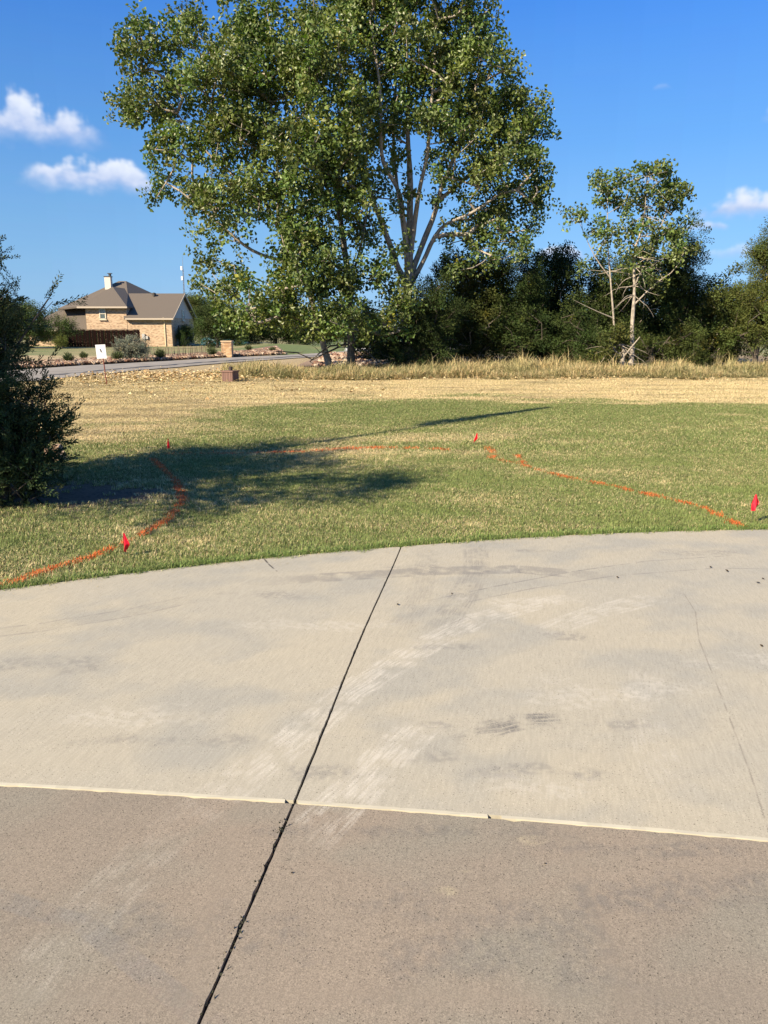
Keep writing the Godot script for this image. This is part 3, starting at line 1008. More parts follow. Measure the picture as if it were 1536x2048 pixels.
	put("meter_box", mb, plain(0.45, 0.45, 0.44, 0.5, 0.2), h)
	var ft := Shape.new()
	ft.cube(L.call(-20.86, 1.05, -81.0), Vector3(0.06, 2.0, 1.1))
	put("door", ft, plain(0.16, 0.12, 0.09), h)

	# board fence in front of the house, each board its own
	var fn := thing("board_fence", "dark stained wooden board fence standing before the brick house", "fence", Vector3(-27.5, 0, -76))
	rng.seed = 401
	var boards: Array[StandardMaterial3D] = []
	for k in 5:
		boards.append(plain(0.0085 * ru(0.7, 1.5), 0.0065 * ru(0.8, 1.4), 0.006 * ru(0.8, 1.3), 0.95))
	for i in 56:
		var s := Shape.new()
		var x := -3.9 + i * 0.141
		var top := 1.58 + ru(-0.02, 0.02)
		s.prism([Vector3(x, -0.05, 0), Vector3(x + 0.132, -0.05, 0), Vector3(x + 0.132, top - 0.03, 0), Vector3(x + 0.1, top, 0), Vector3(x + 0.03, top, 0), Vector3(x, top - 0.03, 0)], Vector3(0, 0, -0.022))
		put("board", s, boards[i % 5], fn).position.z = ru(-0.008, 0.008)
	for m in boards:
		m.metallic_specular = 0.12
	var rl := Shape.new()
	for y in [0.3, 0.85, 1.35]:
		rl.cube(Vector3(0.05, y, -0.07), Vector3(7.9, 0.09, 0.04))
	put("rail", rl, boards[0], fn)
	var cpb := Shape.new()
	cpb.cube(Vector3(0.05, 1.63, -0.01), Vector3(7.95, 0.05, 0.09))
	put("cap_rail", cpb, plain(0.10, 0.075, 0.055), fn)

	# aerial mast behind the house
	var am := thing("aerial_mast", "thin metal aerial mast rising behind the gable of the brick house", "mast", Vector3(-23.1, 0, -92))
	var steel := plain(0.22, 0.23, 0.25, 0.5, 0.4)
	var s2 := Shape.new()
	for k in 3:
		var a := TAU * k / 3
		s2.tube([Vector3(cos(a) * 0.11, 0, sin(a) * 0.11), Vector3(0.1 + cos(a) * 0.06, 8.3, sin(a) * 0.06)], [0.022, 0.018], 5)
	s2.tube([Vector3(0.1, 8.2, 0), Vector3(0.13, 9.75, 0)], [0.03, 0.012], 6)
	put("mast_legs", s2, steel, am).name = "lattice"
	var lat := Shape.new()
	for i in 40:
		var y := 0.2 + i * 0.2
		for k in 3:
			var a := TAU * k / 3
			var b := TAU * (k + (1 if i % 2 else 2)) / 3
			var f := y / 8.3
			var r := lerpf(0.11, 0.06, f)
			lat.tube([Vector3(0.1 * f + cos(a) * r, y, sin(a) * r), Vector3(0.1 * f + cos(b) * r, y + 0.2, sin(b) * r)], [0.01, 0.01], 4)
	put("bracing", lat, steel, am)
	for y in [7.35, 8.45]:
		var an := Shape.new()
		an.cube(Vector3(-0.06, y, 0.02), Vector3(0.2, 0.42, 0.14))
		put("antenna_panel", an, plain(0.75, 0.76, 0.78, 0.5), am)

	# car in the shade by the gable
	var car := thing("parked_car", "teal car parked in tree shade beside the house gable", "car", Vector3(-14.9, 0, -74))
	var prof := [Vector2(-2.1, 0.28), Vector2(-2.15, 0.62), Vector2(-1.95, 0.86), Vector2(-1.45, 0.92), Vector2(-0.95, 1.3), Vector2(-0.5, 1.42), Vector2(0.5, 1.42), Vector2(1.05, 1.02), Vector2(1.75, 0.9), Vector2(2.1, 0.72), Vector2(2.15, 0.3)]
	var body := Shape.new()
	var ring := func(z: float, inn: float) -> Array:
		var out := []
		for q in prof:
			var up := smoothstep(0.9, 1.42, q.y)
			out.append(Vector3(q.x * (1.0 - inn * 0.02), q.y - (0.02 * inn), z * (1.0 - 0.2 * up)))
		return out
	var ra: Array = ring.call(0.86, 0.0)
	var rb: Array = ring.call(-0.86, 0.0)
	for i in prof.size():
		var j := (i + 1) % prof.size()
		body.quad(ra[j], ra[i], rb[i], rb[j])
	for i in range(1, prof.size() - 1):
		body.tri(ra[0], ra[i + 1], ra[i])
		body.tri(rb[0], rb[i], rb[i + 1])
	var paint := plain(0.02, 0.13, 0.16, 0.3)
	paint.clearcoat_enabled = true
	put("body", body, paint, car)
	for sd in [1.0, -1.0]:
		for wq in [[-1.3, -0.05, -0.9], [0.05, 1.0, 0.5]]:
			var g := Shape.new()
			var a := Vector3(wq[0], 0.94, 0.868 * sd)
			var b := Vector3(wq[1], 0.94, 0.868 * sd)
			g.prism([a, b, Vector3(wq[1] if wq[1] < 0.5 else 0.55, 1.34, 0.735 * sd), Vector3(wq[2] if wq[0] < 0.0 else wq[0], 1.34, 0.735 * sd)], Vector3(0, 0, 0.012 * sd))
			put("window", g, plain(0.02, 0.03, 0.035, 0.08), car)
		for x in [-1.35, 1.35]:
			var ty := Shape.new()
			ty.tube([Vector3(x, 0.31, 0.70 * sd), Vector3(x, 0.31, 0.72 * sd), Vector3(x, 0.31, 0.87 * sd), Vector3(x, 0.31, 0.885 * sd)], [0.26, 0.31, 0.31, 0.24], 16)
			var wn := put("wheel", ty, plain(0.02, 0.02, 0.02, 0.9), car)
			var rm := Shape.new()
			rm.tube([Vector3(x, 0.31, 0.86 * sd), Vector3(x, 0.31, 0.882 * sd), Vector3(x, 0.31, 0.89 * sd)], [0.19, 0.19, 0.01], 12)
			put("rim", rm, plain(0.5, 0.5, 0.52, 0.3, 0.8), wn)
	for x in [-2.13, 2.1]:
		for zz in [-0.6, 0.6]:
			var g := Shape.new()
			g.cube(Vector3(x, 0.68, zz), Vector3(0.08, 0.14, 0.3))
			put("tail_light" if x < 0 else "headlight", g, plain(0.4, 0.02, 0.02, 0.2) if x < 0 else plain(0.7, 0.7, 0.7, 0.1), car)

# ---------------------------------------------------------------- road-side bed, fences, pillar, sign
func stones(called: String, label: String, sd: int, count: int, place: Callable, cols: Array, lo: float, hi: float) -> void:
	rng.seed = sd
	var me := []
	for k in 3:
		var s := Shape.new()
		var sp := SphereMesh.new()
		sp.radial_segments = 7
		sp.rings = 4
		var ar := sp.get_mesh_arrays()
		var vs: PackedVector3Array = ar[Mesh.ARRAY_VERTEX]
		var ix: PackedInt32Array = ar[Mesh.ARRAY_INDEX]
		var nn := noise(sd + k, 1.3, 2)
		var pt := []
		for p in vs:
			pt.append(Vector3(p.x, p.y * 0.62, p.z * 0.8) * (2.0 + 1.1 * nn.get_noise_3d(p.x * 2, p.y * 2, p.z * 2)))
		for i in range(0, ix.size(), 3):
			s.tri(pt[ix[i]], pt[ix[i + 2]], pt[ix[i + 1]])
		me.append(s.mesh(M.stone))
	var root := Node3D.new()
	root.name = numbered(called)
	add_child(root)
	tag(root, label, "stones", "", "stuff")
	var where := [[], [], []]
	var tint := [[], [], []]
	for i in count:
		var k := rng.randi() % 3
		var p: Vector3 = place.call()
		where[k].append(Transform3D(Basis.from_euler(Vector3(ru(-0.4, 0.4), ru(0, TAU), ru(-0.4, 0.4))).scaled(Vector3.ONE * ru(lo, hi)), p))
		tint[k].append(cols[rng.randi() % cols.size()] * ru(0.75, 1.25))
	for k in 3:
		scatter("stone", me[k], where[k], tint[k], root)

func spiky_plant(called: String, label: String, at: Vector3, r: float, h: float, col: Color, sd: int, group := "") -> void:
	var root := thing(called, label, "plant", at, group)
	rng.seed = sd
	var st := Shape.new()
	for i in 5:
		st.tube([Vector3.ZERO, Vector3(ru(-0.3, 0.3) * r, h * ru(0.4, 0.7), ru(-0.3, 0.3) * r)], [0.02, 0.006], 4)
	put("stem", st, M.dark_bark, root)
	var s := Shape.new()
	for i in 420:
		var d := Vector3(rng.randfn() * 0.65, 1.0, rng.randfn() * 0.65).normalized()
		var l := ru(0.55, 1.05)
		var b := Vector3(d.x * r, d.y * h, d.z * r) * ru(0.1, 0.75)
		var k := ru(0.65, 1.3)
		leaf(s, b, (d + rdir() * 0.4).normalized(), rdir(), h * 0.34 * l, 0.035, Color(col.r * k, col.g * k, col.b * k))
	put("foliage", s, M.dull_leaf, root).set_meta("kind", "stuff")

func yard() -> void:
	# bed of reddish stones along the far side of the road
	var bed_top := smooth_path([Vector2(-17.5, -35.6), Vector2(-16.9, -39.5), Vector2(-15.6, -44.0), Vector2(-13.4, -49.5), Vector2(-10.8, -55.0), Vector2(-8.2, -60.0)], 0.25)
	var bed_low := smooth_path([Vector2(-15.3, -31.5), Vector2(-13.8, -35.8), Vector2(-12.3, -39.7), Vector2(-10.6, -44.0), Vector2(-8.9, -47.8), Vector2(-6.4, -52.0)], 0.25)
	var soil := Shape.new()
	var cnt := 60
	for i in cnt:
		var p := []
		for q in [[bed_low, i], [bed_top, i], [bed_top, i + 1], [bed_low, i + 1]]:
			var arr: Array = q[0]
			var v: Vector2 = arr[int(float(q[1]) / cnt * (arr.size() - 1))]
			p.append(Vector3(v.x, 0.03 + rise(v.x, v.y), v.y))
		soil.quad(p[0], p[1], p[2], p[3])
	put("path", soil, grained(plain(1, 1, 1, 0.95), 0.05, lin(0.12, 0.075, 0.05), lin(0.30, 0.20, 0.14), 0.5, 47)).set_meta("kind", "structure")
	var place := func() -> Vector3:
		var f := rng.randf()
		var a: Vector2 = bed_low[int(f * (bed_low.size() - 1))]
		var b: Vector2 = bed_top[int(f * (bed_top.size() - 1))]
		var q := a.lerp(b, pow(rng.randf(), 1.3) * 0.8)
		return Vector3(q.x, 0.05 + rise(q.x, q.y) + ru(0, 0.05), q.y)
	stones("river_stones", "bed of reddish and tan river stones along the road", 501, 5200, place, [Color(0.24, 0.15, 0.105), Color(0.30, 0.21, 0.14), Color(0.16, 0.085, 0.055), Color(0.40, 0.31, 0.23), Color(0.13, 0.095, 0.07)], 0.05, 0.14)
	# loose stony bank under the big trees
	var bank := func() -> Vector3:
		var q := Vector2(ru(-3.2, 4.5), ru(-43.5, -34.8))
		return Vector3(q.x, 0.0 + ru(0, 0.05) + smoothstep(-35.0, -42.0, q.y) * 0.28, q.y)
	stones("bank_stones", "reddish stones and leaf litter on the bank behind the big trees", 502, 2600, bank, [Color(0.30, 0.19, 0.13), Color(0.38, 0.29, 0.22), Color(0.20, 0.11, 0.08), Color(0.45, 0.38, 0.30)], 0.05, 0.16)
	var slope := Shape.new()
	for i in 16:
		for j in 8:
			var p := []
			for q in [[i, j], [i, j + 1], [i + 1, j + 1], [i + 1, j]]:
				var x: float = -4.0 + q[0] * 0.56
				var z: float = -34.5 - q[1] * 1.15
				p.append(Vector3(x, -0.012 + smoothstep(-35.0, -42.0, z) * 0.27 * smoothstep(-4.0, -3.0, x) * smoothstep(5.0, 4.0, x), z))
			slope.quad(p[0], p[3], p[2], p[1])
	put("terrain", slope, grained(plain(1, 1, 1, 0.95), 0.06, lin(0.14, 0.09, 0.06), lin(0.34, 0.25, 0.17), 0.6, 48)).set_meta("kind", "structure")

	# low stake fence
	var sf := thing("stake_fence", "low fence of thin pale stakes beside the stone bed", "fence", Vector3(-12.6, 0, -45.0))
	rng.seed = 510
	var wood := [plain(0.20, 0.15, 0.105), plain(0.13, 0.095, 0.065), plain(0.27, 0.21, 0.15)]
	var run := smooth_path([Vector2(-1.35, 0.4), Vector2(-0.5, 0.9), Vector2(0.5, 0.3), Vector2(1.35, -0.9), Vector2(1.75, -2.6)], 0.02)
	var wire := [[], []]
	for i in 28:
		var q: Vector2 = run[int(i / 27.0 * (run.size() - 1))]
		var s := Shape.new()
		var lean := Vector3(ru(-0.06, 0.06), 0, ru(-0.05, 0.05))
		s.tube([Vector3(q.x, -0.1, q.y), Vector3(q.x, 0.35, q.y) + lean * 0.5, Vector3(q.x, ru(0.6, 0.7), q.y) + lean], [0.022, 0.02, 0.016], 6)
		put("stake", s, wood[i % 3], sf)
		wire[0].append(Vector3(q.x, 0.25, q.y + 0.03)); wire[1].append(Vector3(q.x, 0.52, q.y + 0.03))
	for k in 2:
		var s := Shape.new()
		var rr := []
		for i in 28: rr.append(0.006)
		s.tube(wire[k], rr, 4)
		put("wire", s, plain(0.12, 0.1, 0.09, 0.5, 0.5), sf)

	# brick pillar: every brick a piece
	var bp := thing("brick_pillar", "short tan brick pillar with flat top at the road edge", "pillar", Vector3(-9.35, 0, -46.9))
	var core := Shape.new()
	core.cube(Vector3(0, 0.43, 0), Vector3(0.56, 0.9, 0.56))
	put("mortar", core, plain(0.5, 0.43, 0.34, 0.95), bp)
	rng.seed = 520
	var tones := [plain(0.52, 0.35, 0.2), plain(0.46, 0.29, 0.16), plain(0.56, 0.40, 0.25), plain(0.38, 0.23, 0.13)]
	for row in 11:
		for side in 4:
			for k in 3:
				var s := Shape.new()
				var off := (k - 1) * 0.2 + (0.05 if row % 2 else -0.05)
				var b := Basis(Vector3.UP, side * PI / 2)
				s.box(Transform3D(b, b * Vector3(off * 0.98, 0.02 + row * 0.078, 0.282)), Vector3(0.185 if absf(off) < 0.2 else 0.12, 0.066, 0.03))
				put("brick", s, tones[rng.randi() % 4], bp)
	var cap := Shape.new()
	cap.cube(Vector3(0, 0.91, 0), Vector3(0.66, 0.07, 0.66))
	put("cap", cap, plain(0.5, 0.38, 0.25), bp)

	# white sign on a rust-red stake
	var sg := thing("yard_sign", "small white sign with a dark figure on a rust-red stake", "sign", Vector3(-8.22, 0, -23.03))
	var post := Shape.new()
	post.tube([Vector3(0.02, -0.15, 0), Vector3(-0.01, 0.35, 0), Vector3(-0.05, 0.98, -0.02)], [0.017, 0.016, 0.015], 8)
	put("post", post, plain(0.16, 0.035, 0.022, 0.7), sg)
	var tilt := Basis(Vector3.FORWARD, -0.0) * Basis(Vector3.BACK, 0.045)
	var pl := Transform3D(tilt * Basis(Vector3.UP, 0.25), Vector3(-0.075, 0.94, 0.012))
	var plate := Shape.new()
	plate.box(pl, Vector3(0.275, 0.40, 0.006))
	var plate_node := put("plate", plate, plain(0.84, 0.85, 0.86, 0.5), sg)
	var ink := plain(0.03, 0.035, 0.045, 0.6)
	var fig := Shape.new()
	var fz := 0.0055
	var P := func(x: float, y: float) -> Vector3: return pl * Vector3(x, y, fz)
	var outline := [[-0.028, 0.075], [-0.018, 0.083], [-0.006, 0.08], [0.002, 0.055], [0.012, 0.04], [0.02, 0.028], [0.016, 0.012], [0.022, -0.004], [0.034, -0.03], [0.024, -0.034], [0.006, -0.012], [-0.012, 0.004], [-0.016, 0.03], [-0.026, 0.05]]
	var pv := PackedVector2Array()
	for q in outline:
		pv.append(Vector2(q[0], q[1] - 0.005) * 1.1)
	var ids := Geometry2D.triangulate_polygon(pv)
	for i in range(0, ids.size(), 3):
		fig.prism([P.call(pv[ids[i]].x, pv[ids[i]].y), P.call(pv[ids[i + 1]].x, pv[ids[i + 1]].y), P.call(pv[ids[i + 2]].x, pv[ids[i + 2]].y)], pl.basis * Vector3(0, 0, -0.0015))
	put("figure", fig, ink, plate_node)
	for q in [[0.135, 0.17, 0.016], [-0.07, 0.10, 0.01], [-0.1, 0.13, 0.01]]:
		var t := Shape.new()
		t.box(pl * Transform3D(Basis(), Vector3(0, q[0], 0.004)), Vector3(q[1], q[2], 0.002))
		put("lettering", t, plain(0.6, 0.62, 0.65, 0.6), plate_node)

	# slatted wooden box in the dry grass
	var bx := thing("slatted_box", "low brown slatted wooden box with a knob on its lid", "box", Vector3(-4.78, -0.02, -24.25))
	bx.rotation.y = -0.35
	rng.seed = 530
	var slat := [plain(0.20, 0.115, 0.09), plain(0.165, 0.095, 0.075), plain(0.24, 0.15, 0.115)]
	for side in 4:
		var b := Basis(Vector3.UP, side * PI / 2)
		for i in 6:
			var s := Shape.new()
			s.box(Transform3D(b, b * Vector3(-0.155 + i * 0.062, 0.165, 0.18)), Vector3(0.054, 0.33 + ru(-0.01, 0.01), 0.02))
			put("slat", s, slat[rng.randi() % 3], bx)
	var ib := Shape.new()
	ib.cube(Vector3(0, 0.15, 0), Vector3(0.34, 0.3, 0.34))
	put("liner", ib, plain(0.03, 0.022, 0.018), bx)
	var lid := Shape.new()
	lid.cube(Vector3(0, 0.335, 0), Vector3(0.43, 0.035, 0.43))
	var ln := put("lid", lid, slat[0], bx)
	var kb := Shape.new()
	kb.tube([Vector3(0.02, 0.35, 0), Vector3(0.02, 0.39, 0), Vector3(0.02, 0.44, 0), Vector3(0.02, 0.48, 0)], [0.05, 0.05, 0.075, 0.03], 10)
	put("knob", kb, plain(0.05, 0.035, 0.03), ln)

	# grey-green shrubs of the bed
	var sage := tinted(0.75, Color(0.1, 0.12, 0.08))
	var tw := [twig(611, 26, 0.3, 0.03, 0.05, 0.02, 0.9, 0.0, sage, Color(0.3, 0.28, 0.22)), twig(612, 24, 0.34, 0.035, 0.05, 0.02, 0.9, 0.0, sage, Color(0.3, 0.28, 0.22))]
	var sg2 := thing("sage_shrub", "large silvery grey-green shrub in the stone bed", "shrub", Vector3(-13.0, 0, -40.5))
	tree(sg2, 615, [[[Vector3(-13, 0, -40.5), Vector3(-13.0, 0.3, -40.5)], [0.05, 0.03], 0.3], [[Vector3(-13, 0.05, -40.5), Vector3(-13.4, 0.6, -40.4)], [0.03, 0.015], 0.3], [[Vector3(-13, 0.05, -40.5), Vector3(-12.6, 0.6, -40.3)], [0.03, 0.015], 0.3]], [[-13.05, 0.5, 0, 0.72, 0.5, 1], [-12.75, 0.75, 0.1, 0.45, 0.4, 1], [-13.4, 0.62, 0.1, 0.4, 0.4, 1], [-12.5, 0.35, 0.2, 0.4, 0.3, 1]], -40.5, 90.0, 5, 0.13, tw, Color(0.19, 0.22, 0.165), M.dark_bark, 0, 1.0, 0.004, 0.004)
	var gp := "small green clumps in the stone bed"
	var q := 0
	for a in [[-14.9, -37.0, 0.3, 0.42, "bushy green clump nearest the dark bush in the stone bed"], [-16.0, -41.8, 0.22, 0.35, "small green clump between dark bush and white sign"], [-13.35, -39.3, 0.32, 0.42, "olive green clump leaning against the silvery shrub"], [-11.95, -41.9, 0.3, 0.48, "upright green clump between silvery shrub and stake fence"], [-10.15, -46.3, 0.3, 0.5, "dark green clump touching the brick pillar"], [-9.6, -55.8, 0.32, 0.35, "low green clump on the slope beyond the brick pillar"], [-7.75, -54.5, 0.3, 0.3, "lone green clump at the road bend past the pillar"]]:
		spiky_plant("garden_clump", a[4], Vector3(a[0], 0.03 + rise(a[0], a[1]), a[1]), a[2] * 1.3, a[3] * 1.35, Color(0.115, 0.14, 0.065), 620 + q, gp)
		q += 1

# ---------------------------------------------------------------- trees
func trees() -> void:
	var st := Color(0.24, 0.2, 0.15)
	var cw := [twig(701, 13, 0.42, 0.1, 0.125, 0.105, 0.25, 0.35, M.leaf, st), twig(702, 15, 0.5, 0.11, 0.115, 0.10, 0.3, 0.25, M.leaf, st), twig(703, 11, 0.36, 0.09, 0.135, 0.11, 0.1, 0.5, M.leaf, st)]
	var leafc := Color(0.122, 0.175, 0.046)
	var V := func(x: float, y: float, z: float) -> Vector3: return Vector3(x, y, z)
	# leaning cottonwood
	var a := thing("cottonwood_tree", "big cottonwood with a pale trunk leaning toward the house", "tree", Vector3(-2.17, -0.02, -32))
	tree(a, 711, [
		[[V.call(-2.17, -0.05, -32), V.call(-2.4, 0.77, -32), V.call(-2.59, 1.56, -32), V.call(-3.05, 3.2, -31.8), V.call(-3.53, 4.36, -31.6), V.call(-4.46, 6.13, -31.5), V.call(-5.54, 8.6, -31.4), V.call(-6.3, 11.2, -31.5)], [0.14, 0.04], 0.25],
		[[V.call(-3.4, 4.1, -31.6), V.call(-5.0, 4.5, -31), V.call(-6.6, 5.8, -30.6), V.call(-7.6, 6.6, -30.6)], [0.08, 0.025], 0.2],
		[[V.call(-4.1, 5.5, -31.5), V.call(-4.0, 7.4, -31), V.call(-4.1, 9.4, -30.6), V.call(-4.3, 10.6, -30.9)], [0.08, 0.012], 0.2],
		[[V.call(-4.7, 6.6, -31.5), V.call(-6.6, 8.0, -31.6), V.call(-8.0, 9.8, -31.6)], [0.07, 0.025], 0.2],
		[[V.call(-3.0, 3.0, -31.8), V.call(-3.6, 3.2, -30.6), V.call(-5.0, 2.6, -30.2)], [0.05, 0.02], 0.2]],
		[[-8.3, 11.4, 1, 1.25, 0.85, 1.2], [-9.3, 11.0, 0.5, 0.6, 0.5, 1.2], [-7.3, 12.5, -1, 0.75, 0.95, 1.2], [-8.5, 9.9, 0, 1.6, 0.9, 1.2], [-9.7, 9.6, 0, 0.5, 0.45, 1], [-5.9, 10.2, 2, 1.6, 1.1, 1.1], [-7.7, 8.1, 1, 1.4, 0.7, 1.1], [-5.2, 8.2, 1.5, 1.8, 1.1, 1.1], [-7.8, 6.7, 0, 1.5, 0.45, 1.2], [-5.2, 6.0, 2, 1.5, 1.0, 1.1], [-3.1, 7.1, 2, 1.4, 1.5, 1], [-3.7, 10.8, 0, 1.6, 1.3, 1.1], [-5.4, 11.9, 0, 0.9, 0.8, 1], [-6.2, 4.2, 0, 0.9, 0.9, 0.6], [-6.1, 3.0, 1, 1.25, 0.65, 1], [-3.9, 2.7, 2, 1.6, 0.9, 1], [-3.0, 1.9, 1.8, 1.0, 0.5, 0.9], [-3, 4.7, 2, 1.3, 1.2, 1], [-4.9, 2.1, 1.5, 1.5, 0.5, 1], [-5.3, 13.4, -1, 0.8, 1.1, 1.1], [-4.8, 9.6, 0.3, 1.0, 1.4, 0.9], [-6.3, 5.5, 0.5, 0.9, 0.5, 0.8], [-4.0, 12.3, 0, 1.0, 0.9, 0.9], [-3.6, 11.6, 0.5, 0.9, 1.0, 0.8]],
		-31.5, 3.2, 6, 0.44, cw, leafc, M.pale_bark, 0, 1.15, 0.006, 0.012)
	# dark-stemmed cottonwood beside it
	var b := thing("cottonwood_tree", "cottonwood with dark mottled trunk standing beside the leaning pale trunk", "tree", Vector3(-1.37, -0.02, -32))
	tree(b, 712, [
		[[V.call(-1.37, -0.05, -32), V.call(-1.33, 0.96, -32), V.call(-1.36, 2.73, -31.8), V.call(-1.54, 4.64, -31.5), V.call(-1.9, 7.4, -31.3), V.call(-2.3, 10.9, -31.2), V.call(-2.6, 13.4, -31.5)], [0.17, 0.04], 0.2],
		[[V.call(-1.4, 3.2, -31.7), V.call(-0.9, 4.6, -30.8), V.call(-0.6, 6.0, -30.4)], [0.07, 0.025], 0.2],
		[[V.call(-1.36, 2.2, -31.9), V.call(-0.8, 2.4, -30.6), V.call(0.1, 2.2, -30)], [0.05, 0.02], 0.2]],
		[[-1.9, 8.6, 2, 1.5, 1.6, 1], [-1.4, 6.3, 1, 1.4, 1.7, 1], [-2.2, 3.7, 2, 1.6, 1.4, 1], [-1.5, 2.0, 2.0, 1.6, 0.65, 1], [0.1, 2.0, 1.5, 1.0, 0.8, 1], [0.9, 2.5, 1.6, 0.7, 0.8, 0.9], [0.1, 3.4, 1.3, 0.8, 0.7, 0.8], [-2.1, 10.7, 2, 1.3, 1.3, 1], [-2.2, 12.9, 0, 1.1, 0.9, 1], [-0.1, 4.4, 1, 0.7, 1.2, 0.6]],
		-31.5, 2.9, 6, 0.44, cw, leafc, M.stained_bark, 0, 1.12)
	# tall many-limbed cottonwood
	var c := thing("cottonwood_tree", "tallest cottonwood with many pale limbs fanning from one trunk", "tree", Vector3(0.98, -0.02, -32.5))
	tree(c, 713, [
		[[V.call(0.98, -0.05, -32.5), V.call(0.96, 1.4, -32.5), V.call(0.95, 2.75, -32.5), V.call(1.0, 4.3, -32.5), V.call(1.03, 6.94, -32.4), V.call(0.91, 9.3, -32.3), V.call(0.99, 11.0, -32.5), V.call(1.16, 13.2, -32.5)], [0.27, 0.02], 0.4],
		[[V.call(0.93, 3.4, -32.5), V.call(0.55, 4.0, -32.2), V.call(0.14, 5.07, -31.9), V.call(-0.46, 6.48, -31.5), V.call(-0.94, 7.86, -31.2), V.call(-1.51, 9.83, -31), V.call(-1.4, 12.0, -31.5)], [0.14, 0.03], 0.35],
		[[V.call(0.95, 3.9, -32.4), V.call(0.63, 6.57, -31.8), V.call(-0.06, 7.86, -31.3), V.call(-0.15, 10.19, -31), V.call(-0.53, 12.6, -31.3)], [0.12, 0.03], 0.35],
		[[V.call(1.0, 3.9, -32.4), V.call(1.33, 6.57, -31.9), V.call(1.61, 7.86, -31.5), V.call(1.74, 9.48, -31.2), V.call(1.94, 12.6, -31.5)], [0.12, 0.03], 0.35],
		[[V.call(1.0, 3.5, -32.5), V.call(1.5, 4.8, -32.5), V.call(1.99, 6.01, -32.4), V.call(2.31, 7.13, -32.2), V.call(3.15, 9.12, -32), V.call(3.68, 11.6, -32)], [0.14, 0.03], 0.3],
		[[V.call(1.0, 3.2, -32.5), V.call(1.5, 4.1, -32.3), V.call(2.24, 5.45, -32), V.call(3.43, 6.0, -31.8), V.call(4.79, 6.9, -31.8)], [0.12, 0.03], 0.3],
		[[V.call(1.0, 4.1, -32.6), V.call(0.75, 6.0, -33.4), V.call(0.4, 8.6, -33.9), V.call(0.5, 11.6, -33.6)], [0.12, 0.04], 0.3],
		[[V.call(2.1, 6.5, -32.3), V.call(3.4, 7.6, -32.8), V.call(4.6, 9.4, -32.9)], [0.09, 0.03], 0.3]],
		[[-0.9, 12.1, 0.5, 1.9, 1.7, 1], [1.2, 13.3, 0.5, 2.4, 1.2, 1], [3.1, 12.4, 0, 1.4, 1.2, 1.2], [0.8, 11.2, 0.8, 2.2, 1.4, 0.9], [3.3, 10.7, 1, 1.6, 1.4, 1.1], [2.1, 10.2, 0.3, 1.8, 1.1, 0.8], [4.6, 9.6, 0, 1.6, 1.5, 1.1], [5.7, 8.4, 0, 0.9, 1.4, 1.2], [4.1, 7.7, 1, 1.7, 1.3, 1.1], [-0.4, 9.7, 0.6, 1.6, 1.5, 0.8], [5.6, 6.8, 0, 1, 1, 1.2], [4.3, 6, 0, 1.6, 1.1, 1], [2.5, 7.6, 0, 1.3, 0.9, 0.6], [3.2, 5.1, 0, 1.3, 0.8, 0.8], [5.2, 5.3, 0, 1, 0.7, 0.9], [1.5, 14.8, 0, 3, 1.1, 1], [-0.9, 14.7, -1, 2.1, 1, 1], [0.2, 8.2, 0.3, 1.3, 1.2, 0.55], [1.5, 9.0, 1.2, 1.6, 1, 0.7], [2.6, 8.9, 0.6, 1.4, 0.9, 0.8], [0.1, 6.6, 1.4, 0.9, 0.6, 0.5], [4.7, 4.5, 0.5, 1.3, 0.6, 0.6], [0.7, 5.7, 1.5, 0.8, 0.7, 0.4], [2.2, 6.6, 1.0, 1.1, 0.8, 0.45], [3.1, 3.9, 1, 1.0, 0.5, 0.5], [-0.6, 5.4, 0.8, 0.8, 0.8, 0.6]],
		-32.5, 2.3, 6, 0.46, cw, leafc, M.pale_bark, 0, 1.1, 0.007, 0.014)
	# young pale cottonwood
	var d := thing("young_cottonwood", "slender young cottonwood with whitish forked trunk before the dark thicket", "tree", Vector3(9.76, -0.02, -31))
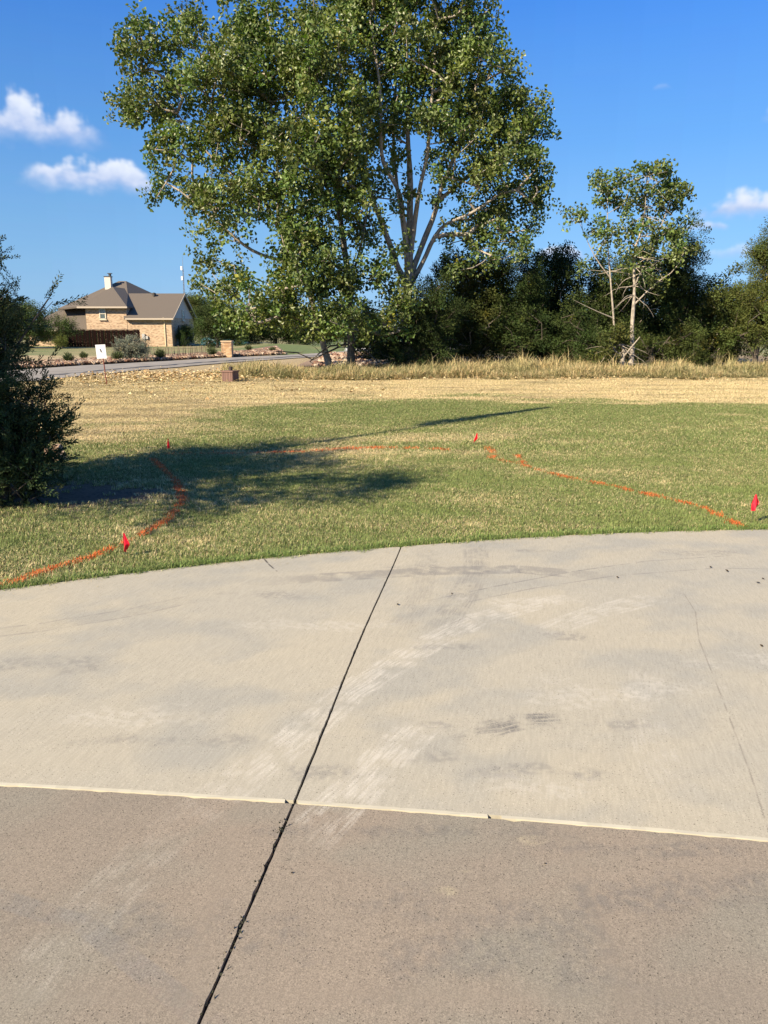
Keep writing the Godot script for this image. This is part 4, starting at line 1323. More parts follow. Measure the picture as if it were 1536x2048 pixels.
	tree(d, 714, [
		[[V.call(9.76, -0.05, -31), V.call(9.79, 0.8, -31), V.call(9.73, 1.56, -31), V.call(9.71, 2.88, -31), V.call(9.62, 4.54, -31), V.call(9.85, 5.4, -31), V.call(9.9, 7.2, -31)], [0.105, 0.012], 0.35],
		[[V.call(9.25, 0.3, -31.3), V.call(9.07, 1.75, -31.2), V.call(8.73, 3.62, -31), V.call(8.53, 5.09, -31), V.call(8.42, 6.9, -31)], [0.06, 0.01], 0.5],
		[[V.call(9.72, 2.5, -31), V.call(10.47, 3.3, -30.9), V.call(11.12, 3.8, -30.8), V.call(11.5, 4.6, -30.8)], [0.038, 0.008], 0.4],
		[[V.call(9.68, 3.2, -31), V.call(10.13, 4.18, -31), V.call(10.5, 5.2, -31), V.call(10.9, 6.7, -31)], [0.045, 0.01], 0.4],
		[[V.call(9.05, 2.0, -31.2), V.call(8.2, 2.3, -30.9), V.call(7.3, 2.7, -30.8)], [0.032, 0.004], 0.3],
		[[V.call(8.8, 3.5, -31.1), V.call(8.1, 4.3, -31), V.call(7.4, 5.6, -31)], [0.03, 0.008], 0.4]],
		[[9.8, 7.3, 0, 0.75, 0.45, 1], [8.4, 7.0, 0, 0.65, 0.45, 1], [11.1, 6.9, 0, 0.55, 0.45, 1], [9.1, 6.3, 0, 1.0, 0.5, 0.9], [10.6, 6.2, 0, 0.9, 0.5, 0.9], [7.3, 5.7, 0, 0.55, 0.35, 1], [8.1, 4.9, 0.3, 0.8, 0.5, 0.6], [9.9, 5.1, 0, 1.1, 0.6, 0.6], [11.1, 5.1, 0, 0.6, 0.6, 0.8], [7.8, 3.9, 0, 0.5, 0.3, 0.4], [10.7, 4.0, 0.4, 0.7, 0.4, 0.5], [9.3, 4.2, 0.2, 0.9, 0.5, 0.3], [10.5, 3.4, 0.5, 0.7, 0.4, 0.3], [11.4, 4.4, 0.3, 0.5, 0.5, 0.5]],
		-31.0, 10.0, 4, 0.24, cw, leafc * 0.95, M.white_bark, 60, 1.0, 0.005, 0.008)
	# dark thicket behind, each its own crown
	var st2 := Color(0.12, 0.10, 0.075)
	var sm := [twig(721, 26, 0.42, 0.09, 0.07, 0.038, 0.5, 0.1, M.dull_leaf, st2), twig(722, 24, 0.36, 0.1, 0.075, 0.036, 0.4, 0.2, M.dull_leaf, st2)]
	var bl3 := [twig(725, 20, 0.4, 0.1, 0.105, 0.062, 0.4, 0.2, M.dull_leaf, st2), twig(726, 22, 0.36, 0.1, 0.09, 0.05, 0.5, 0.15, M.dull_leaf, st2), sm[0]]
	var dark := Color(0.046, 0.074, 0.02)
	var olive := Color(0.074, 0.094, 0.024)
	var list := [
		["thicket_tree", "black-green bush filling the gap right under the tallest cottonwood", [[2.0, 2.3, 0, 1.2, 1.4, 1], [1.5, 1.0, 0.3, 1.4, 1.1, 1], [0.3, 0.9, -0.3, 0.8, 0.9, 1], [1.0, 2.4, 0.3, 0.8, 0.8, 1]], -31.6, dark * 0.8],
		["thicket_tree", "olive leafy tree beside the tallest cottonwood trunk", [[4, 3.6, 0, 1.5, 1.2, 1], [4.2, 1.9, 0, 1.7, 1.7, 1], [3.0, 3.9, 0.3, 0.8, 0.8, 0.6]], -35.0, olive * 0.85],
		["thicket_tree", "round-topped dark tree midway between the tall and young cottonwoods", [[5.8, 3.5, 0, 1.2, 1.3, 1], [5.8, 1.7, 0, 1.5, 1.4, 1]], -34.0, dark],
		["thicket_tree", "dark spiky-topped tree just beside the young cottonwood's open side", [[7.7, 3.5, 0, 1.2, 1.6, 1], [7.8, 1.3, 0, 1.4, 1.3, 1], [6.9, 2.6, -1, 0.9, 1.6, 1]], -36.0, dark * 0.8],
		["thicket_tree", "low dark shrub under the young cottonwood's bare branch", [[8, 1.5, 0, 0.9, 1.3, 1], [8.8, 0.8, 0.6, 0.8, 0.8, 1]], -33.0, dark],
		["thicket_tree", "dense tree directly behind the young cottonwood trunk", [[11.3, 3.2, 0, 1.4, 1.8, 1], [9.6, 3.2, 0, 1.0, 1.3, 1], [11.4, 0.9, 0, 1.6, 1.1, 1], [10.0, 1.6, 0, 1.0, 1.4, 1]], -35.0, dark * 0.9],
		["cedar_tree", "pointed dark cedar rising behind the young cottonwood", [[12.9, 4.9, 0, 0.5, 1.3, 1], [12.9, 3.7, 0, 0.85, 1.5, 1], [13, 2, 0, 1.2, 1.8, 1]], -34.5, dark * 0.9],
		["thicket_tree", "lower olive tree between cedar and the tree cut by the frame", [[14.4, 2.5, 0, 1, 1.5, 1], [14.5, 0.9, 0, 1.2, 1, 1]], -34.0, olive * 0.9],
		["thicket_tree", "bright olive tree cut by the frame edge behind tall grass", [[16.0, 4.3, 0, 1.2, 1.4, 1], [15.6, 2.2, 0, 1.5, 1.7, 1], [17.5, 3.5, 0, 1.6, 2.2, 1]], -33.0, olive * 1.15],
		["thicket_tree", "leafy green shrub hiding the foot of the young cottonwood's thinner stem", [[8.9, 0.8, 0, 0.6, 0.9, 1], [9.3, 1.4, -0.2, 0.4, 0.5, 0.8]], -30.8, olive * 0.9],
		["thicket_tree", "olive shrub in front of the dense tree behind the young cottonwood", [[12.6, 0.9, 0, 0.9, 1.0, 1], [11.2, 0.7, 0, 0.9, 0.7, 1]], -32.8, olive * 0.85],
	]
	var k := 0
	for t in list:
		var p: Array = t[2]
		var bx: float = p[-1][0] if t[0] == "cedar_tree" else p[mini(1, p.size() - 1)][0]
		var tz: float = t[3]
		var r := thing(t[0], t[1], "tree", Vector3(bx, -0.02, tz), "thicket beyond the dry grass")
		var limbs := [[[Vector3(bx, -0.05, tz), Vector3(bx + 0.1, 1.0, tz), Vector3(p[0][0], p[0][1], tz)], [0.11, 0.03], 0.15], [[Vector3(bx, 0.4, tz), Vector3(bx + 0.6, 1.3, tz + 0.3)], [0.05, 0.02], 0.2], [[Vector3(bx, 0.4, tz), Vector3(bx - 0.6, 1.2, tz + 0.3)], [0.05, 0.02], 0.2]]
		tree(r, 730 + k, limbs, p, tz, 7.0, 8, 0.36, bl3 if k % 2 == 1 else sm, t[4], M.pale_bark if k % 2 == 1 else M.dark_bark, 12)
		k += 1
	# second row closing the view
	for q in [[-0.5, -39.0, 1.5, 2.4, "dim tree deep behind the tallest cottonwood's trunk"], [3.0, -40.5, 1.8, 3.0, "dim tree deep behind the olive leafy tree"], [7.0, -41.0, 2.0, 3.2, "dim tree deep behind the round-topped dark tree"], [11.0, -41.5, 2.0, 3.4, "dim tree deep behind the young cottonwood"], [15.5, -41.0, 2.0, 3.2, "dim tree deep behind cedar and olive trees"], [20.5, -38.0, 2.4, 3.6, "broad tree beyond the frame edge past the olive tree"]]:
		var r := thing("far_thicket_tree", q[4], "tree", Vector3(q[0], 0, q[1]), "second row of thicket trees")
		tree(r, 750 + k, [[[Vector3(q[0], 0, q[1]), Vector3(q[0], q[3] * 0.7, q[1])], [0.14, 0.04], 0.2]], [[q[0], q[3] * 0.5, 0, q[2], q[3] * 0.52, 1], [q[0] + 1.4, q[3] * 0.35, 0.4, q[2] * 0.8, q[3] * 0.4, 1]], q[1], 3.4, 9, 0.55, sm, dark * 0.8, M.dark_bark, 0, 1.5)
		k += 1
	# trees near the house
	for q in [
		["shade_tree", "dark spreading tree shading the car beside the house", -14.2, -67.0, [[-14.2, 2.0, 0, 1.9, 1.6, 1], [-12.4, 1.8, 0, 1.6, 1.5, 1]], dark, 1.6],
		["shade_tree", "dark low tree beyond the brick pillar", -9.6, -69.5, [[-10.3, 2.0, 0, 2.0, 1.7, 1], [-7.6, 1.7, 0, 2.2, 1.5, 1]], dark * 0.9, 1.6],
		["shade_tree", "dark tree past the berm behind the leaning trunk", -3.6, -71.0, [[-4.6, 2.0, 0, 2.0, 1.7, 1], [-1.8, 1.8, 0, 2.0, 1.6, 1]], dark * 0.9, 1.6],
		["shade_tree", "pale green treetop showing past the house gable", -22.6, -98.0, [[-23.0, 3.2, 0, 2.0, 2.2, 1], [-20.3, 2.4, 0, 2.0, 2.2, 1]], olive * 1.2, 2.0],
		["garden_tree", "loose arching dark shrub tree at the fence corner of the house", -28.9, -70.0, [[-28.8, 1.9, 0, 1.2, 1.0, 0.8], [-27.9, 1.6, 0, 0.9, 0.7, 0.5], [-29.6, 1.2, 0, 1.0, 1.0, 1]], dark * 1.1, 1.3],
		["garden_tree", "dark leafy tree half hidden behind the near bush", -31.8, -70.0, [[-31.9, 2.2, 0, 1.8, 1.8, 1], [-34.2, 2.4, 0, 1.9, 2.2, 1]], dark, 1.6],
		["round_shrub", "clipped round yellow-green shrub before the dark board fence", -28.1, -68.6, [[-28.1, 0.5, 0, 0.52, 0.48, 2.5]], Color(0.11, 0.13, 0.03), 0.9],
		["garden_shrub", "small dark shrub at the foot of the shaded gable wall", -20.0, -79.5, [[-20.0, 0.9, 0, 0.7, 0.9, 1.6]], dark, 1.2]]:
		var r := thing(q[0], q[1], "shrub" if "shrub" in q[0] else "tree", Vector3(q[2], 0, q[3]), "trees and shrubs round the house")
		var small: bool = q[4].size() == 1
		tree(r, 770 + k, [[[Vector3(q[2], 0, q[3]), Vector3(q[2] + 0.05, 0.3 if small else 1.0, q[3]), Vector3(q[4][0][0], q[4][0][1], q[3])], [0.05 if small else 0.13, 0.03], 0.3]], q[4], q[3], 12.0 if small else 3.6, 9, 0.3 if small else 0.5, sm, q[5], M.dark_bark, 0, q[6])
		k += 1
	# distant belt of woodland
	rng.seed = 790
	var tl := []
	var tc := []
	for i in 5200:
		var x := ru(-190, 190)
		var z := -150.0 - ru(0, 14)
		var top := 4.6 + 2.2 * nA.get_noise_2d(x * 0.25, 5.0) + 1.2 * nB.get_noise_2d(x * 0.6, 9.0)
		tl.append(Transform3D(Basis.from_euler(Vector3(ru(-1, 1), ru(0, TAU), ru(-1, 1))).scaled(Vector3.ONE * ru(3.5, 6.0)), Vector3(x, rng.randf() * top, z)))
		var f := ru(0.7, 1.3)
		tc.append(Color(0.06 * f, 0.075 * f, 0.03 * f))
	var wood := scatter("treeline", sm[0], tl, tc)
	tag(wood, "distant belt of green trees along the horizon", "woodland", "", "stuff")

	# the near bush on the edge of the lawn: a low spiky evergreen with a taller loose one behind it
	var near := [twig(801, 34, 0.2, 0.012, 0.03, 0.0115, 1.3, 0.0, M.dull_leaf, st2), twig(802, 40, 0.26, 0.014, 0.028, 0.011, 1.4, 0.0, M.dull_leaf, st2)]
	var n1 := thing("spiky_bush", "low dark evergreen bush with upright sprays beside the lawn shadow", "bush", Vector3(-3.75, 0, -7.05))
	var bl := [[-3.8, 0.42, 0, 0.6, 0.5, 1], [-3.48, 0.72, 0.0, 0.42, 0.42, 1], [-3.95, 0.95, 0, 0.45, 0.32, 1], [-3.45, 0.3, 0.15, 0.42, 0.36, 1], [-3.28, 0.36, 0.1, 0.32, 0.3, 1], [-4.4, 0.6, 0, 0.5, 0.6, 1], [-3.15, 0.66, -0.1, 0.16, 0.24, 0.9], [-3.2, 0.95, -0.2, 0.14, 0.16, 0.7]]
	var lm := []
	for q in [[-3.3, 0.6], [-3.7, 0.9], [-4.1, 0.7], [-3.2, 0.35], [-3.15, 0.85]]:
		lm.append([[Vector3(-3.62, 0, -7.05), Vector3(lerpf(-3.62, q[0], 0.5), q[1] * 0.4, -7.0), Vector3(q[0], q[1], -7.0)], [0.03, 0.012], 0.15])
	tree(n1, 805, lm, bl, -7.05, 260.0, 4, 0.09, near, Color(0.05, 0.078, 0.03), M.dark_bark, 0, 1.0, 0.003, 0.002)
	var n2 := thing("tall_bush", "tall loose dark bush reaching above the house roof line", "bush", Vector3(-3.95, 0, -7.6))
	var bl2 := [[-3.85, 1.4, 0, 0.38, 0.34, 1], [-4.05, 1.7, 0, 0.45, 0.28, 1], [-3.55, 1.62, 0, 0.2, 0.18, 0.9], [-3.22, 1.82, 0, 0.08, 0.08, 0.9], [-3.75, 2.05, 0, 0.22, 0.2, 0.45], [-3.6, 2.38, 0, 0.06, 0.12, 0.8], [-4.2, 2.2, 0, 0.35, 0.35, 0.8], [-3.75, 1.15, 0.1, 0.36, 0.22, 1], [-3.4, 1.9, 0, 0.16, 0.1, 0.3], [-4.5, 1.3, 0, 0.5, 0.9, 0.8]]
	tree(n2, 806, [[[Vector3(-3.95, -0.02, -7.6), Vector3(-3.9, 0.8, -7.6), Vector3(-3.8, 1.6, -7.6), Vector3(-3.7, 2.1, -7.6), Vector3(-3.6, 2.42, -7.6)], [0.045, 0.008], 0.3], [[Vector3(-3.92, 0.9, -7.6), Vector3(-3.55, 1.4, -7.6), Vector3(-3.2, 1.84, -7.6)], [0.02, 0.006], 0.3], [[Vector3(-3.92, 0.8, -7.6), Vector3(-4.2, 1.6, -7.6), Vector3(-4.3, 2.6, -7.6)], [0.03, 0.008], 0.3]], bl2, -7.6, 190.0, 4, 0.1, near, Color(0.06, 0.085, 0.038), M.dark_bark, 0, 1.05, 0.003, 0.002)
	# the tree beside the drive whose shade lies on the lawn
	var e := thing("shade_tree", "leafy tree with a thin tall leader beside the drive, shading the lawn", "tree", Vector3(-6.5, 0, -5.0))
	var ebl := [[-5.3, 3.7, 1.2, 1.35, 0.85, 1], [-5.9, 3.2, 0.6, 1.2, 0.8, 1], [-4.7, 4.0, 1.3, 0.6, 0.4, 0.8], [-6.5, 4.3, 0.2, 1.2, 0.8, 1]]
	tree(e, 807, [[[Vector3(-6.5, -0.05, -5), Vector3(-6.4, 1.8, -5), Vector3(-6.5, 3.6, -4.9), Vector3(-6.45, 5.8, -5.2), Vector3(-6.6, 9.2, -5.45)], [0.12, 0.012], 0.25], [[Vector3(-6.45, 1.8, -5), Vector3(-5.6, 3.2, -4.2), Vector3(-5.0, 4.2, -3.8)], [0.07, 0.02], 0.3]], ebl, -5.0, 5.8, 6, 0.33, sm, dark * 1.2, M.dark_bark)
	var lead := Shape.new()
	rng.seed = 808
	for i in 1500:
		var f := rng.randf()
		var p := Vector3(-0.06 - 0.04 * f, 6.7 + f * 2.7, -0.42 - 0.05 * f) + Vector3(rng.randfn(), 0, rng.randfn()) * 0.17 * (1.0 - f) * smoothstep(0.0, 0.12, f)
		leaf(lead, p, (rdir() + Vector3(0, 0.8, 0)).normalized(), rdir(), 0.1, 0.05, Color(0.05, 0.07, 0.025) * ru(0.7, 1.2))
	put("leader", lead, M.dull_leaf, e).set_meta("kind", "stuff")

# ---------------------------------------------------------------- grass
func tuft(sd: int, count: int, r: float, h0: float, h1: float, wd: float, lean: float, straw: float, green: Color, tan: Color) -> ArrayMesh:
	rng.seed = sd
	var s := Shape.new()
	for i in count:
		var a := ru(0, TAU)
		var p := Vector3(cos(a), 0, sin(a)) * r * sqrt(rng.randf())
		var b := ru(0, TAU)
		var dir := Vector3(cos(b), 0, sin(b))
		var side := Vector3(-dir.z, 0, dir.x) * wd * 0.5 * ru(0.7, 1.3)
		var h := ru(h0, h1)
		var out := h * lean * ru(0.3, 1.3)
		var mid := p + dir * out * 0.35 + Vector3(0, h * 0.6, 0)
		var tip := p + dir * out + Vector3(0, h * ru(0.75, 1.0), 0)
		var col := tan if rng.randf() < straw else green
		var k := ru(0.7, 1.3)
		col = Color(col.r * k, col.g * k, col.b * k)
		s.tri(p - side, p + side, mid + side * 0.8, col)
		s.tri(p - side, mid + side * 0.8, mid - side * 0.8, col)
		s.tri(mid - side * 0.8, mid + side * 0.8, tip, col)
	return s.mesh(M.blade)

func lawn() -> void:
	var g := Color(0.170, 0.213, 0.062)
	var t := Color(0.60, 0.49, 0.27)
	var kinds := []
	for i in 4:
		var straw: float = [0.09, 0.3, 0.6, 0.95][i]
		kinds.append([tuft(901 + i, 46, 0.055, 0.016, 0.042, 0.0035, 0.9, straw, g, t), tuft(911 + i, 80, 0.1, 0.016, 0.04, 0.005, 1.0, straw, g, t), tuft(921 + i, 170, 0.22, 0.012, 0.034, 0.007, 1.2, straw, g, t)])
	rng.seed = 930
	var where := []
	var tint := []
	for i in 12:
		where.append([]); tint.append([])
	for zone in [[-4.2, -10.0, 0.05, 0], [-10.0, -17.0, 0.092, 1], [-17.0, -26.5, 0.19, 2]]:
		var z: float = zone[0]
		var st: float = zone[2]
		while z > zone[1]:
			var wide := -z * 0.6 + 3.2
			var x := -wide
			while x < wide:
				var px := x + ru(-0.5, 0.5) * st
				var pz := z + ru(-0.5, 0.5) * st
				x += st
				if pz > edge_z(px) - 0.015:
					continue
				if rng.randf() < clampf(bare_soil(px, pz) * 1.15, 0.0, 0.96):
					continue
				var d := dryness(px, pz) + rng.randfn() * 0.07
				var k := clampi(int(d * 4.0), 0, 3)
				var f := ru(0.82, 1.18) if zone[3] == 0 else ru(0.92, 1.08)
				# older grey-brown thatch in drawn-out patches
				var old := clampf(0.1 + 1.5 * nB.get_noise_2d(px * 0.55 + 60.0, pz * 1.6) + 0.5 * nC.get_noise_2d(px * 0.5, pz * 1.2) + 0.35 * smoothstep(1.0, -6.0, px), 0.0, 1.0) * smoothstep(0.45, 0.9, d)
				f *= lerpf(1.0, 0.62, old)
				var lush := 1.0 + 0.25 * nC.get_noise_2d(px * 0.5, pz * 0.5)
				where[k * 3 + zone[3]].append(Transform3D(Basis(Vector3.UP, ru(0, TAU)).scaled(Vector3(1, ru(0.75, 1.2) * lush, 1)), Vector3(px, -0.02 + rise(px, pz), pz)))
				tint[k * 3 + zone[3]].append(Color(f, f * ru(0.96, 1.04), f))
			z -= st
	# long uncut fringe hanging over the edge of the drive
	var x := -3.6
	while x < 4.2:
		var zz := edge_z(x) - ru(0.0, 0.05) + 0.045 * nC.get_noise_2d(x * 1.5, 3.0) + 0.012 * nC.get_noise_2d(x * 6.0, 9.0)
		for r in 2:
			var k := 0 if rng.randf() < 0.6 else 1
			where[k * 3].append(Transform3D(Basis(Vector3.UP, ru(0, TAU)).scaled(Vector3(1.0, ru(1.0, 1.7), 1.0)), Vector3(x + ru(-0.02, 0.02), -0.015, zz - r * 0.04)))
			tint[k * 3].append(Color(0.8, 0.95, 0.75) * ru(0.75, 1.1))
		x += 0.035
	var cl := Shape.new()
	for i in 700:
		var cx := ru(-3.2, 4.0)
		var cz := edge_z(cx) + pow(rng.randf(), 4.0) * 0.22 + 0.004
		var ca := ru(0, TAU)
		var cd := Vector3(cos(ca), 0, sin(ca)) * ru(0.004, 0.012)
		var cs := Vector3(-cd.z, 0, cd.x).normalized() * ru(0.0008, 0.0016)
		var cp := Vector3(cx, 0.0015, cz)
		cl.quad(cp - cd - cs, cp - cd + cs, cp + cd + cs + Vector3(0, 0.003, 0), cp + cd - cs + Vector3(0, 0.003, 0), Color(0.52, 0.43, 0.25) * ru(0.7, 1.1))
	tag(put("grass_clippings", cl, M.blade), "dry grass clippings strewn along the lawn edge of the drive", "clippings", "", "stuff")
	var root := Node3D.new()
	root.name = "lawn_grass"
	add_child(root)
	tag(root, "mown lawn of green and straw-coloured grass blades", "grass", "", "stuff")
	for i in 12:
		scatter("blades", kinds[i / 3][i % 3], where[i], tint[i], root)

	# tall dry grass before the thicket
	var tall := [tuft(941, 44, 0.22, 0.3, 0.72, 0.012, 0.5, 0.8, Color(0.17, 0.18, 0.07), Color(0.56, 0.43, 0.22)), tuft(942, 40, 0.25, 0.25, 0.6, 0.012, 0.7, 0.6, Color(0.16, 0.17, 0.06), Color(0.52, 0.41, 0.21)), tuft(943, 26, 0.12, 0.7, 1.25, 0.016, 0.5, 0.85, Color(0.2, 0.2, 0.08), Color(0.60, 0.47, 0.24))]
	rng.seed = 945
	var w2 := [[], [], []]
	var t2 := [[], [], []]
	for i in 6400:
		var px := ru(-8.0, 19.0)
		var front := -25.6 + 1.1 * nB.get_noise_2d(px * 0.9, 3.0) + 0.35 * nC.get_noise_2d(px * 1.5, 8.0) - 2.6 * smoothstep(-3.0, -6.5, px) - 0.6 * smoothstep(0.5, 2.0, px) + 0.3
		var depth := pow(rng.randf(), 1.25) * (7.0 if px > -1.0 else 5.0)
		var pz := front - depth
		if px < -6.4 + depth * 0.3 + nC.get_noise_2d(pz, 4.0):
			continue
		var sc := (0.62 + 0.75 * nB.get_noise_2d(px * 0.7, pz * 0.7) + 0.4 * nC.get_noise_2d(px * 0.6, pz * 0.6)) * smoothstep(-0.3, 1.2, depth + 0.3)
		var k := rng.randi() % 2
		if rng.randf() < 0.03 + 0.22 * exp(-pow((px - 5.0) / 2.0, 2)) and depth > 2.2:
			k = 2
		w2[k].append(Transform3D(Basis(Vector3.UP, ru(0, TAU)).scaled(Vector3(1, clampf(sc * ru(0.5, 0.95), 0.1, 1.1), 1)), Vector3(px, -0.02 + rise(px, pz), pz)))
		var f := ru(0.75, 1.2)
		var olive := clampf(0.35 + nA.get_noise_2d(px * 1.3, pz) * 1.8, 0.0, 1.0)
		t2[k].append(Color(f * lerpf(1.0, 0.72, olive), f * lerpf(1.0, 0.8, olive), f * lerpf(1.0, 0.75, olive)))
	var tr := Node3D.new()
	tr.name = "tall_grass"
	add_child(tr)
	tag(tr, "tall dry uncut grass strip before the trees", "grass", "", "stuff")
	for k in 3:
		scatter("blades", tall[k], w2[k], t2[k], tr)

	# fallen yellow leaves in the dry grass and along the thicket
	rng.seed = 950
	var lf := Shape.new()
	leaf(lf, Vector3(0, 0.012, -0.05), Vector3(0, 0.1, 1).normalized(), Vector3.UP, 0.105, 0.09, Color.WHITE)
	var w3 := []
	var t3 := []
	for i in 3400:
		var px := 0.0
		var pz := 0.0
		if i < 2200:
			px = -7.2 + rng.randfn() * 2.2
			pz = -26.8 + rng.randfn() * 1.9
			if px < -11.0 or pz > -21.0: continue
		elif i < 2500:
			px = ru(-5.0, 16.0)
			pz = -25.2 + rng.randfn() * 0.5
		else:
			px = ru(-9.0, 0.0)
			pz = ru(-24.0, -17.0)
			if rng.randf() > 0.2: continue
		w3.append(Transform3D(Basis.from_euler(Vector3(ru(-0.5, 0.5), ru(0, TAU), ru(-0.5, 0.5))).scaled(Vector3.ONE * ru(0.5, 1.1)), Vector3(px, 0.01 + ru(0, 0.03) + rise(px, pz), pz)))
		var f := ru(0.7, 1.15)
		t3.append([Color(0.58, 0.43, 0.21), Color(0.66, 0.53, 0.30), Color(0.40, 0.25, 0.11)][rng.randi() % 3] * f)
	tag(scatter("fallen_leaves", lf.mesh(M.blade), w3, t3), "fallen yellow and tan leaves scattered over the dry grass", "leaf litter", "", "stuff")

# ---------------------------------------------------------------- flags and sprayed line
func flag(at: Vector3, h: float, lean: Vector3, turn: float, open: float, label: String, sd: int) -> void:
	var root := thing("marking_flag", label, "flag", at, "red marking flags along the orange line")
	rng.seed = sd
	var wire := Shape.new()
	var top := Vector3(0, h, 0) + lean
	wire.tube([Vector3(0, -0.06, 0), Vector3(0, h * 0.5, 0) + lean * 0.3, top], [0.0018, 0.0018, 0.0018], 6)
	put("wire", wire, plain(0.16, 0.13, 0.11, 0.4, 0.7), root)
	# limp plastic sheet: hangs in folds from the wire
	var s := Shape.new()
	var cols := 14
	var rows := 10
	var hang := 0.142
	var grid := []
	for j in rows + 1:
		var v := float(j) / rows
		for i in cols + 1:
			var u := float(i) / cols
			# fans out downward from the gathered top corner
			var spread := (lerpf(0.014, 0.062, v / 0.62) if v < 0.62 else lerpf(0.062, 0.024, (v - 0.62) / 0.38)) * (0.45 + 0.55 * open)
			var fold := sin(u * 7.5 + sd + v * 1.2) * 0.014 * (0.25 + v)
			var drop := v * hang * (1.0 - 0.2 * u * v)
			var p := Vector3(cos(turn), 0, sin(turn)) * (u - 0.28) * spread + Vector3(-sin(turn), 0, cos(turn)) * fold
			grid.append(top + Vector3(0, 0.004 - drop, 0) + p + (-lean * v * hang / maxf(h, 0.1)))
	for j in rows:
		for i in cols:
			var k := j * (cols + 1) + i
			s.quad(grid[k + cols + 1], grid[k + cols + 2], grid[k + 1], grid[k])
	var m := plain(0.72, 0.008, 0.03, 0.45)
	m.backlight_enabled = true
	m.backlight = Color(0.55, 0.03, 0.05)
	put("pennant", s, m, root)

func painted_line(called: String, label: String, path: Array, wd: float, strength: float, sd: int) -> void:
	rng.seed = sd
	var p := smooth_path(path, 0.02)
	var s := Shape.new()
	var nn := noise(sd, 1.6, 3)
	for i in p.size():
		var q: Vector2 = p[i]
		var dist := q.length()
		var k := clampf(0.55 + nn.get_noise_1d(i * 0.06) * 1.4 + maxf(0.0, strength - 1.0) * 0.6, 0.05, 1.0) * minf(strength, 1.0)
		var count := int(27.0 * k * k + rng.randf())
		for n in count:
			var at := q + Vector2(rng.randfn(), rng.randfn()) * wd * (0.3 + 0.2 * k)
			if at.y > edge_z(at.x) - 0.01:
				continue
			var b := ru(0, TAU)
			var dir := Vector3(cos(b), 0, sin(b))
			var side := Vector3(-dir.z, 0, dir.x) * ru(0.001, 0.0021) * clampf(dist / 7.0, 1.0, 1.8)
			var h := ru(0.016, 0.038)
			var base := Vector3(at.x, -0.02, at.y)
			var c := Color(0.84, 0.125, 0.018).lerp(Color(0.56, 0.22, 0.06), rng.randf() * 0.6) * ru(0.75, 1.1)
			var mid := base + dir * h * 0.3 + Vector3(0, h * 0.7, 0)
			var tip := base + dir * h * 0.9 + Vector3(0, h, 0)
			s.tri(base - side, base + side, mid + side, c)
			s.tri(base - side, mid + side, mid - side, c)
			s.tri(mid - side, mid + side, tip, c)
	tag(put(called, s, M.blade), label, "paint line", "sprayed orange lines on the lawn", "stuff")

func flags_and_paint() -> void:
	flag(Vector3(-1.82, -0.02, -5.2), 0.185, Vector3(-0.003, 0, 0.0), 0.5, 0.75, "red flag on the curved orange line between the dark bush and the drive", 3)
	flag(Vector3(3.03, -0.02, -6.15), 0.26, Vector3(0.01, 0, 0), -0.3, 1.35, "red flag at the frame edge near the end of the long orange line", 4)
	flag(Vector3(1.25, -0.02, -10.69), 0.17, Vector3(0.045, 0, 0), 0.4, 0.6, "leaning red flag in sunlight at the middle of the lawn", 5)
	flag(Vector3(-2.9, -0.02, -10.27), 0.15, Vector3(0, 0, 0), 0.8, 0.4, "dim red flag standing in the tree shadow", 6)
	painted_line("paint_line", "orange sprayed line curving from the drive past the bush shadow", [Vector2(-2.9, -4.05), Vector2(-2.39, -4.55), Vector2(-2.23, -4.92), Vector2(-2.05, -5.23), Vector2(-1.9, -5.78), Vector2(-1.82, -6.35), Vector2(-1.89, -7.05), Vector2(-2.16, -7.9), Vector2(-2.57, -8.8), Vector2(-2.91, -9.52)], 0.05, 1.4, 21)
	painted_line("paint_line", "faint orange sprayed line running across the lawn through the tree shadow", [Vector2(-2.83, -9.84), Vector2(-2.06, -9.88), Vector2(-1.1, -10.01), Vector2(-0.53, -10.32), Vector2(0.08, -10.41), Vector2(0.82, -10.23)], 0.1, 0.95, 22)
	painted_line("paint_line", "short orange sprayed hook below the leaning red flag", [Vector2(1.42, -10.46), Vector2(1.42, -10.0), Vector2(1.36, -9.52), Vector2(1.42, -9.36), Vector2(1.62, -9.1)], 0.07, 0.9, 23)
	painted_line("paint_line", "long orange sprayed line slanting down to the drive edge", [Vector2(1.7, -9.72), Vector2(1.66, -8.9), Vector2(1.97, -8.24), Vector2(2.33, -7.76), Vector2(2.59, -7.32), Vector2(2.86, -6.79), Vector2(2.9, -6.35), Vector2(2.91, -6.01)], 0.048, 1.15, 24)

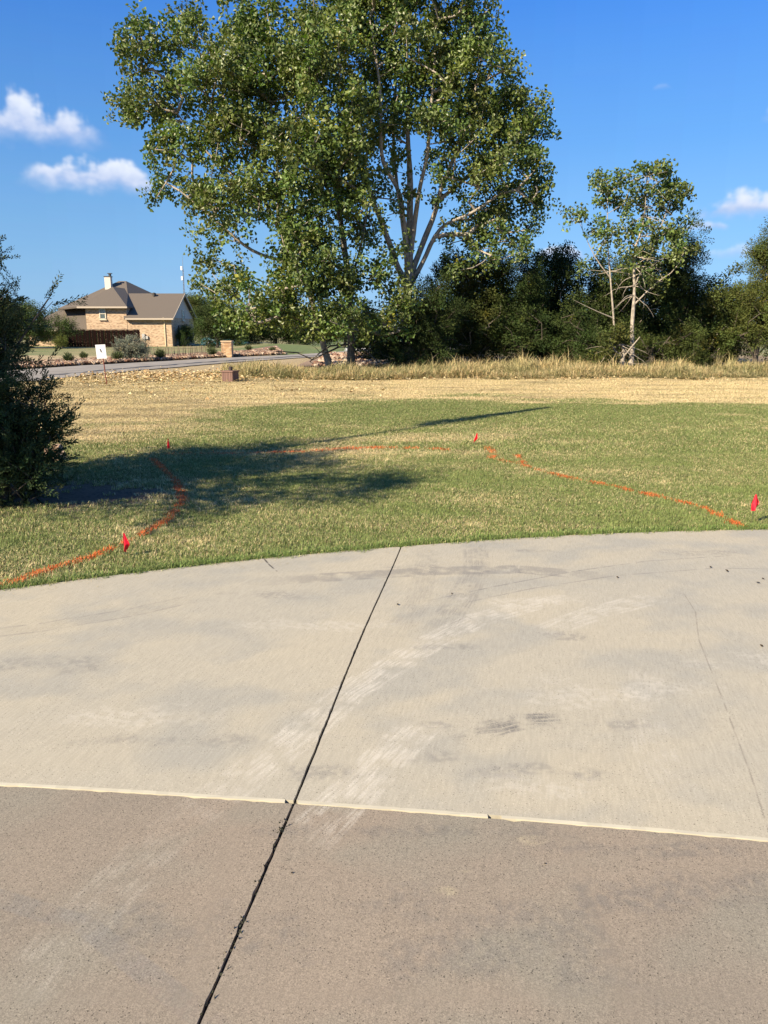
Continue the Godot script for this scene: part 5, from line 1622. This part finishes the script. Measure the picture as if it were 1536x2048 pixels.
func small_things() -> void:
	# stones at the foot of the bush
	rng.seed = 1001
	var tone := [plain(0.36, 0.25, 0.18, 0.95), plain(0.42, 0.32, 0.24, 0.95), plain(0.30, 0.2, 0.15, 0.95)]
	var says := ["reddish stone showing past the dark bush, topmost of the pile", "flat tan stone below the topmost one beside the bush", "small reddish stone lying in the bush's shadow"]
	var q := 0
	for a in [[-4.0, 0.15, -9.33, 0.07], [-3.97, 0.06, -9.3, 0.085], [-4.15, 0.06, -9.5, 0.09]]:
		var s := Shape.new()
		var nn := noise(1010 + q, 2.2, 2)
		var sp := SphereMesh.new()
		sp.radial_segments = 14
		sp.rings = 8
		var ar := sp.get_mesh_arrays()
		var vs: PackedVector3Array = ar[Mesh.ARRAY_VERTEX]
		var ix: PackedInt32Array = ar[Mesh.ARRAY_INDEX]
		for i in range(0, ix.size(), 3):
			var t := []
			for k in [0, 2, 1]:
				var p := vs[ix[i + k]] * 2.0
				p = Vector3(clampf(p.x, -0.8, 0.8), clampf(p.y, -0.6, 0.6), clampf(p.z, -0.7, 0.7))
				t.append(p * a[3] * (1.0 + 0.35 * nn.get_noise_3dv(p * 0.8)))
			s.tri(t[0], t[1], t[2])
		var o := put("bed_stone", s, tone[q])
		o.position = Vector3(a[0], a[1], a[2])
		o.rotation = Vector3(ru(-0.2, 0.2), ru(0, 3), ru(-0.2, 0.2))
		tag(o, says[q], "stone", "stones beside the dark bush")
		q += 1
	# bits of dead leaf on the concrete
	var bits := [[0.08, -4.21, 0.028, "dark curled leaf bit just beside the long dark joint"], [1.5, -4.71, 0.03, "dark leaf bit alone in the upper slab's middle"], [2.19, -4.93, 0.034, "dark leaf bit farthest up in the cluster near the frame edge"], [2.26, -4.84, 0.04, "long dark leaf bit in the cluster near the frame edge"], [2.35, -4.6, 0.036, "dark leaf bit lowest in the cluster near the frame edge"], [2.42, -4.68, 0.03, "dark leaf bit in the cluster touching the frame edge"], [1.9, -3.61, 0.028, "dark leaf bit alone below the cluster at the frame edge"], [0.41, -4.4, 0.02, "tiny dark leaf bit on the faint tyre track"], [0.48, -1.99, 0.013, "tiny pebble on the brown slab below the cream joint"], [-0.27, -1.95, 0.012, "tiny pebble beside the dark joint on the brown slab"]]
	rng.seed = 1020
	for b in bits:
		var s := Shape.new()
		var l: float = b[2] * 0.65
		for k in 3:
			var d := Vector3(ru(-1, 1), ru(0.05, 0.5), ru(-1, 1)).normalized()
			leaf(s, -d * l * 0.4 + Vector3(0, l * 0.28, 0), d, (Vector3.UP + rdir() * 0.7).normalized(), l, l * 0.6, Color(0.05, 0.035, 0.022) * ru(0.7, 1.6))
		var o := put("leaf_bit" if "leaf" in b[3] else "pebble", s, M.stone)
		o.position = Vector3(b[0], 0.001, b[1])
		tag(o, b[3], "debris", "bits of debris on the drive")
	# fallen boughs between the trunks
	var boughs := [[[Vector3(-4.2, 0.75, -30.6), Vector3(-3.4, 0.7, -30.7), Vector3(-2.8, 0.42, -30.8), Vector3(-2.4, 0.62, -30.9), Vector3(-1.9, 0.85, -31.1), Vector3(-1.5, 1.05, -31.3)], "long dark fallen bough arching from grass to the mottled trunk"], [[Vector3(-2.9, 0.35, -30.6), Vector3(-2.5, 0.7, -30.7), Vector3(-2.1, 0.95, -30.9), Vector3(-1.4, 1.0, -31.2)], "bent dark bough crossing before the leaning trunk"], [[Vector3(-1.2, 0.9, -31.3), Vector3(-0.7, 0.75, -31.0), Vector3(-0.2, 0.3, -30.8)], "short dark bough sloping away from the mottled trunk"]]
	for b in boughs:
		var s := Shape.new()
		var r := []
		for i in b[0].size():
			r.append(lerpf(0.02, 0.04, float(i) / b[0].size()))
		var cv := []
		for p in b[0]:
			cv.append(p - b[0][0])
		s.tube(cv, r, 6)
		for i in 8:
			var p: Vector3 = cv[rng.randi() % cv.size()]
			var e := p + Vector3(ru(-0.4, 0.4), ru(-0.1, 0.45), ru(-0.2, 0.2))
			s.tube([p, p.lerp(e, 0.5) + rdir() * 0.05, e], [0.012, 0.009, 0.003], 4)
		var o := put("fallen_bough", s, M.dark_bark)
		o.position = b[0][0]
		tag(o, b[1], "branch", "fallen boughs at the cottonwood trunks")
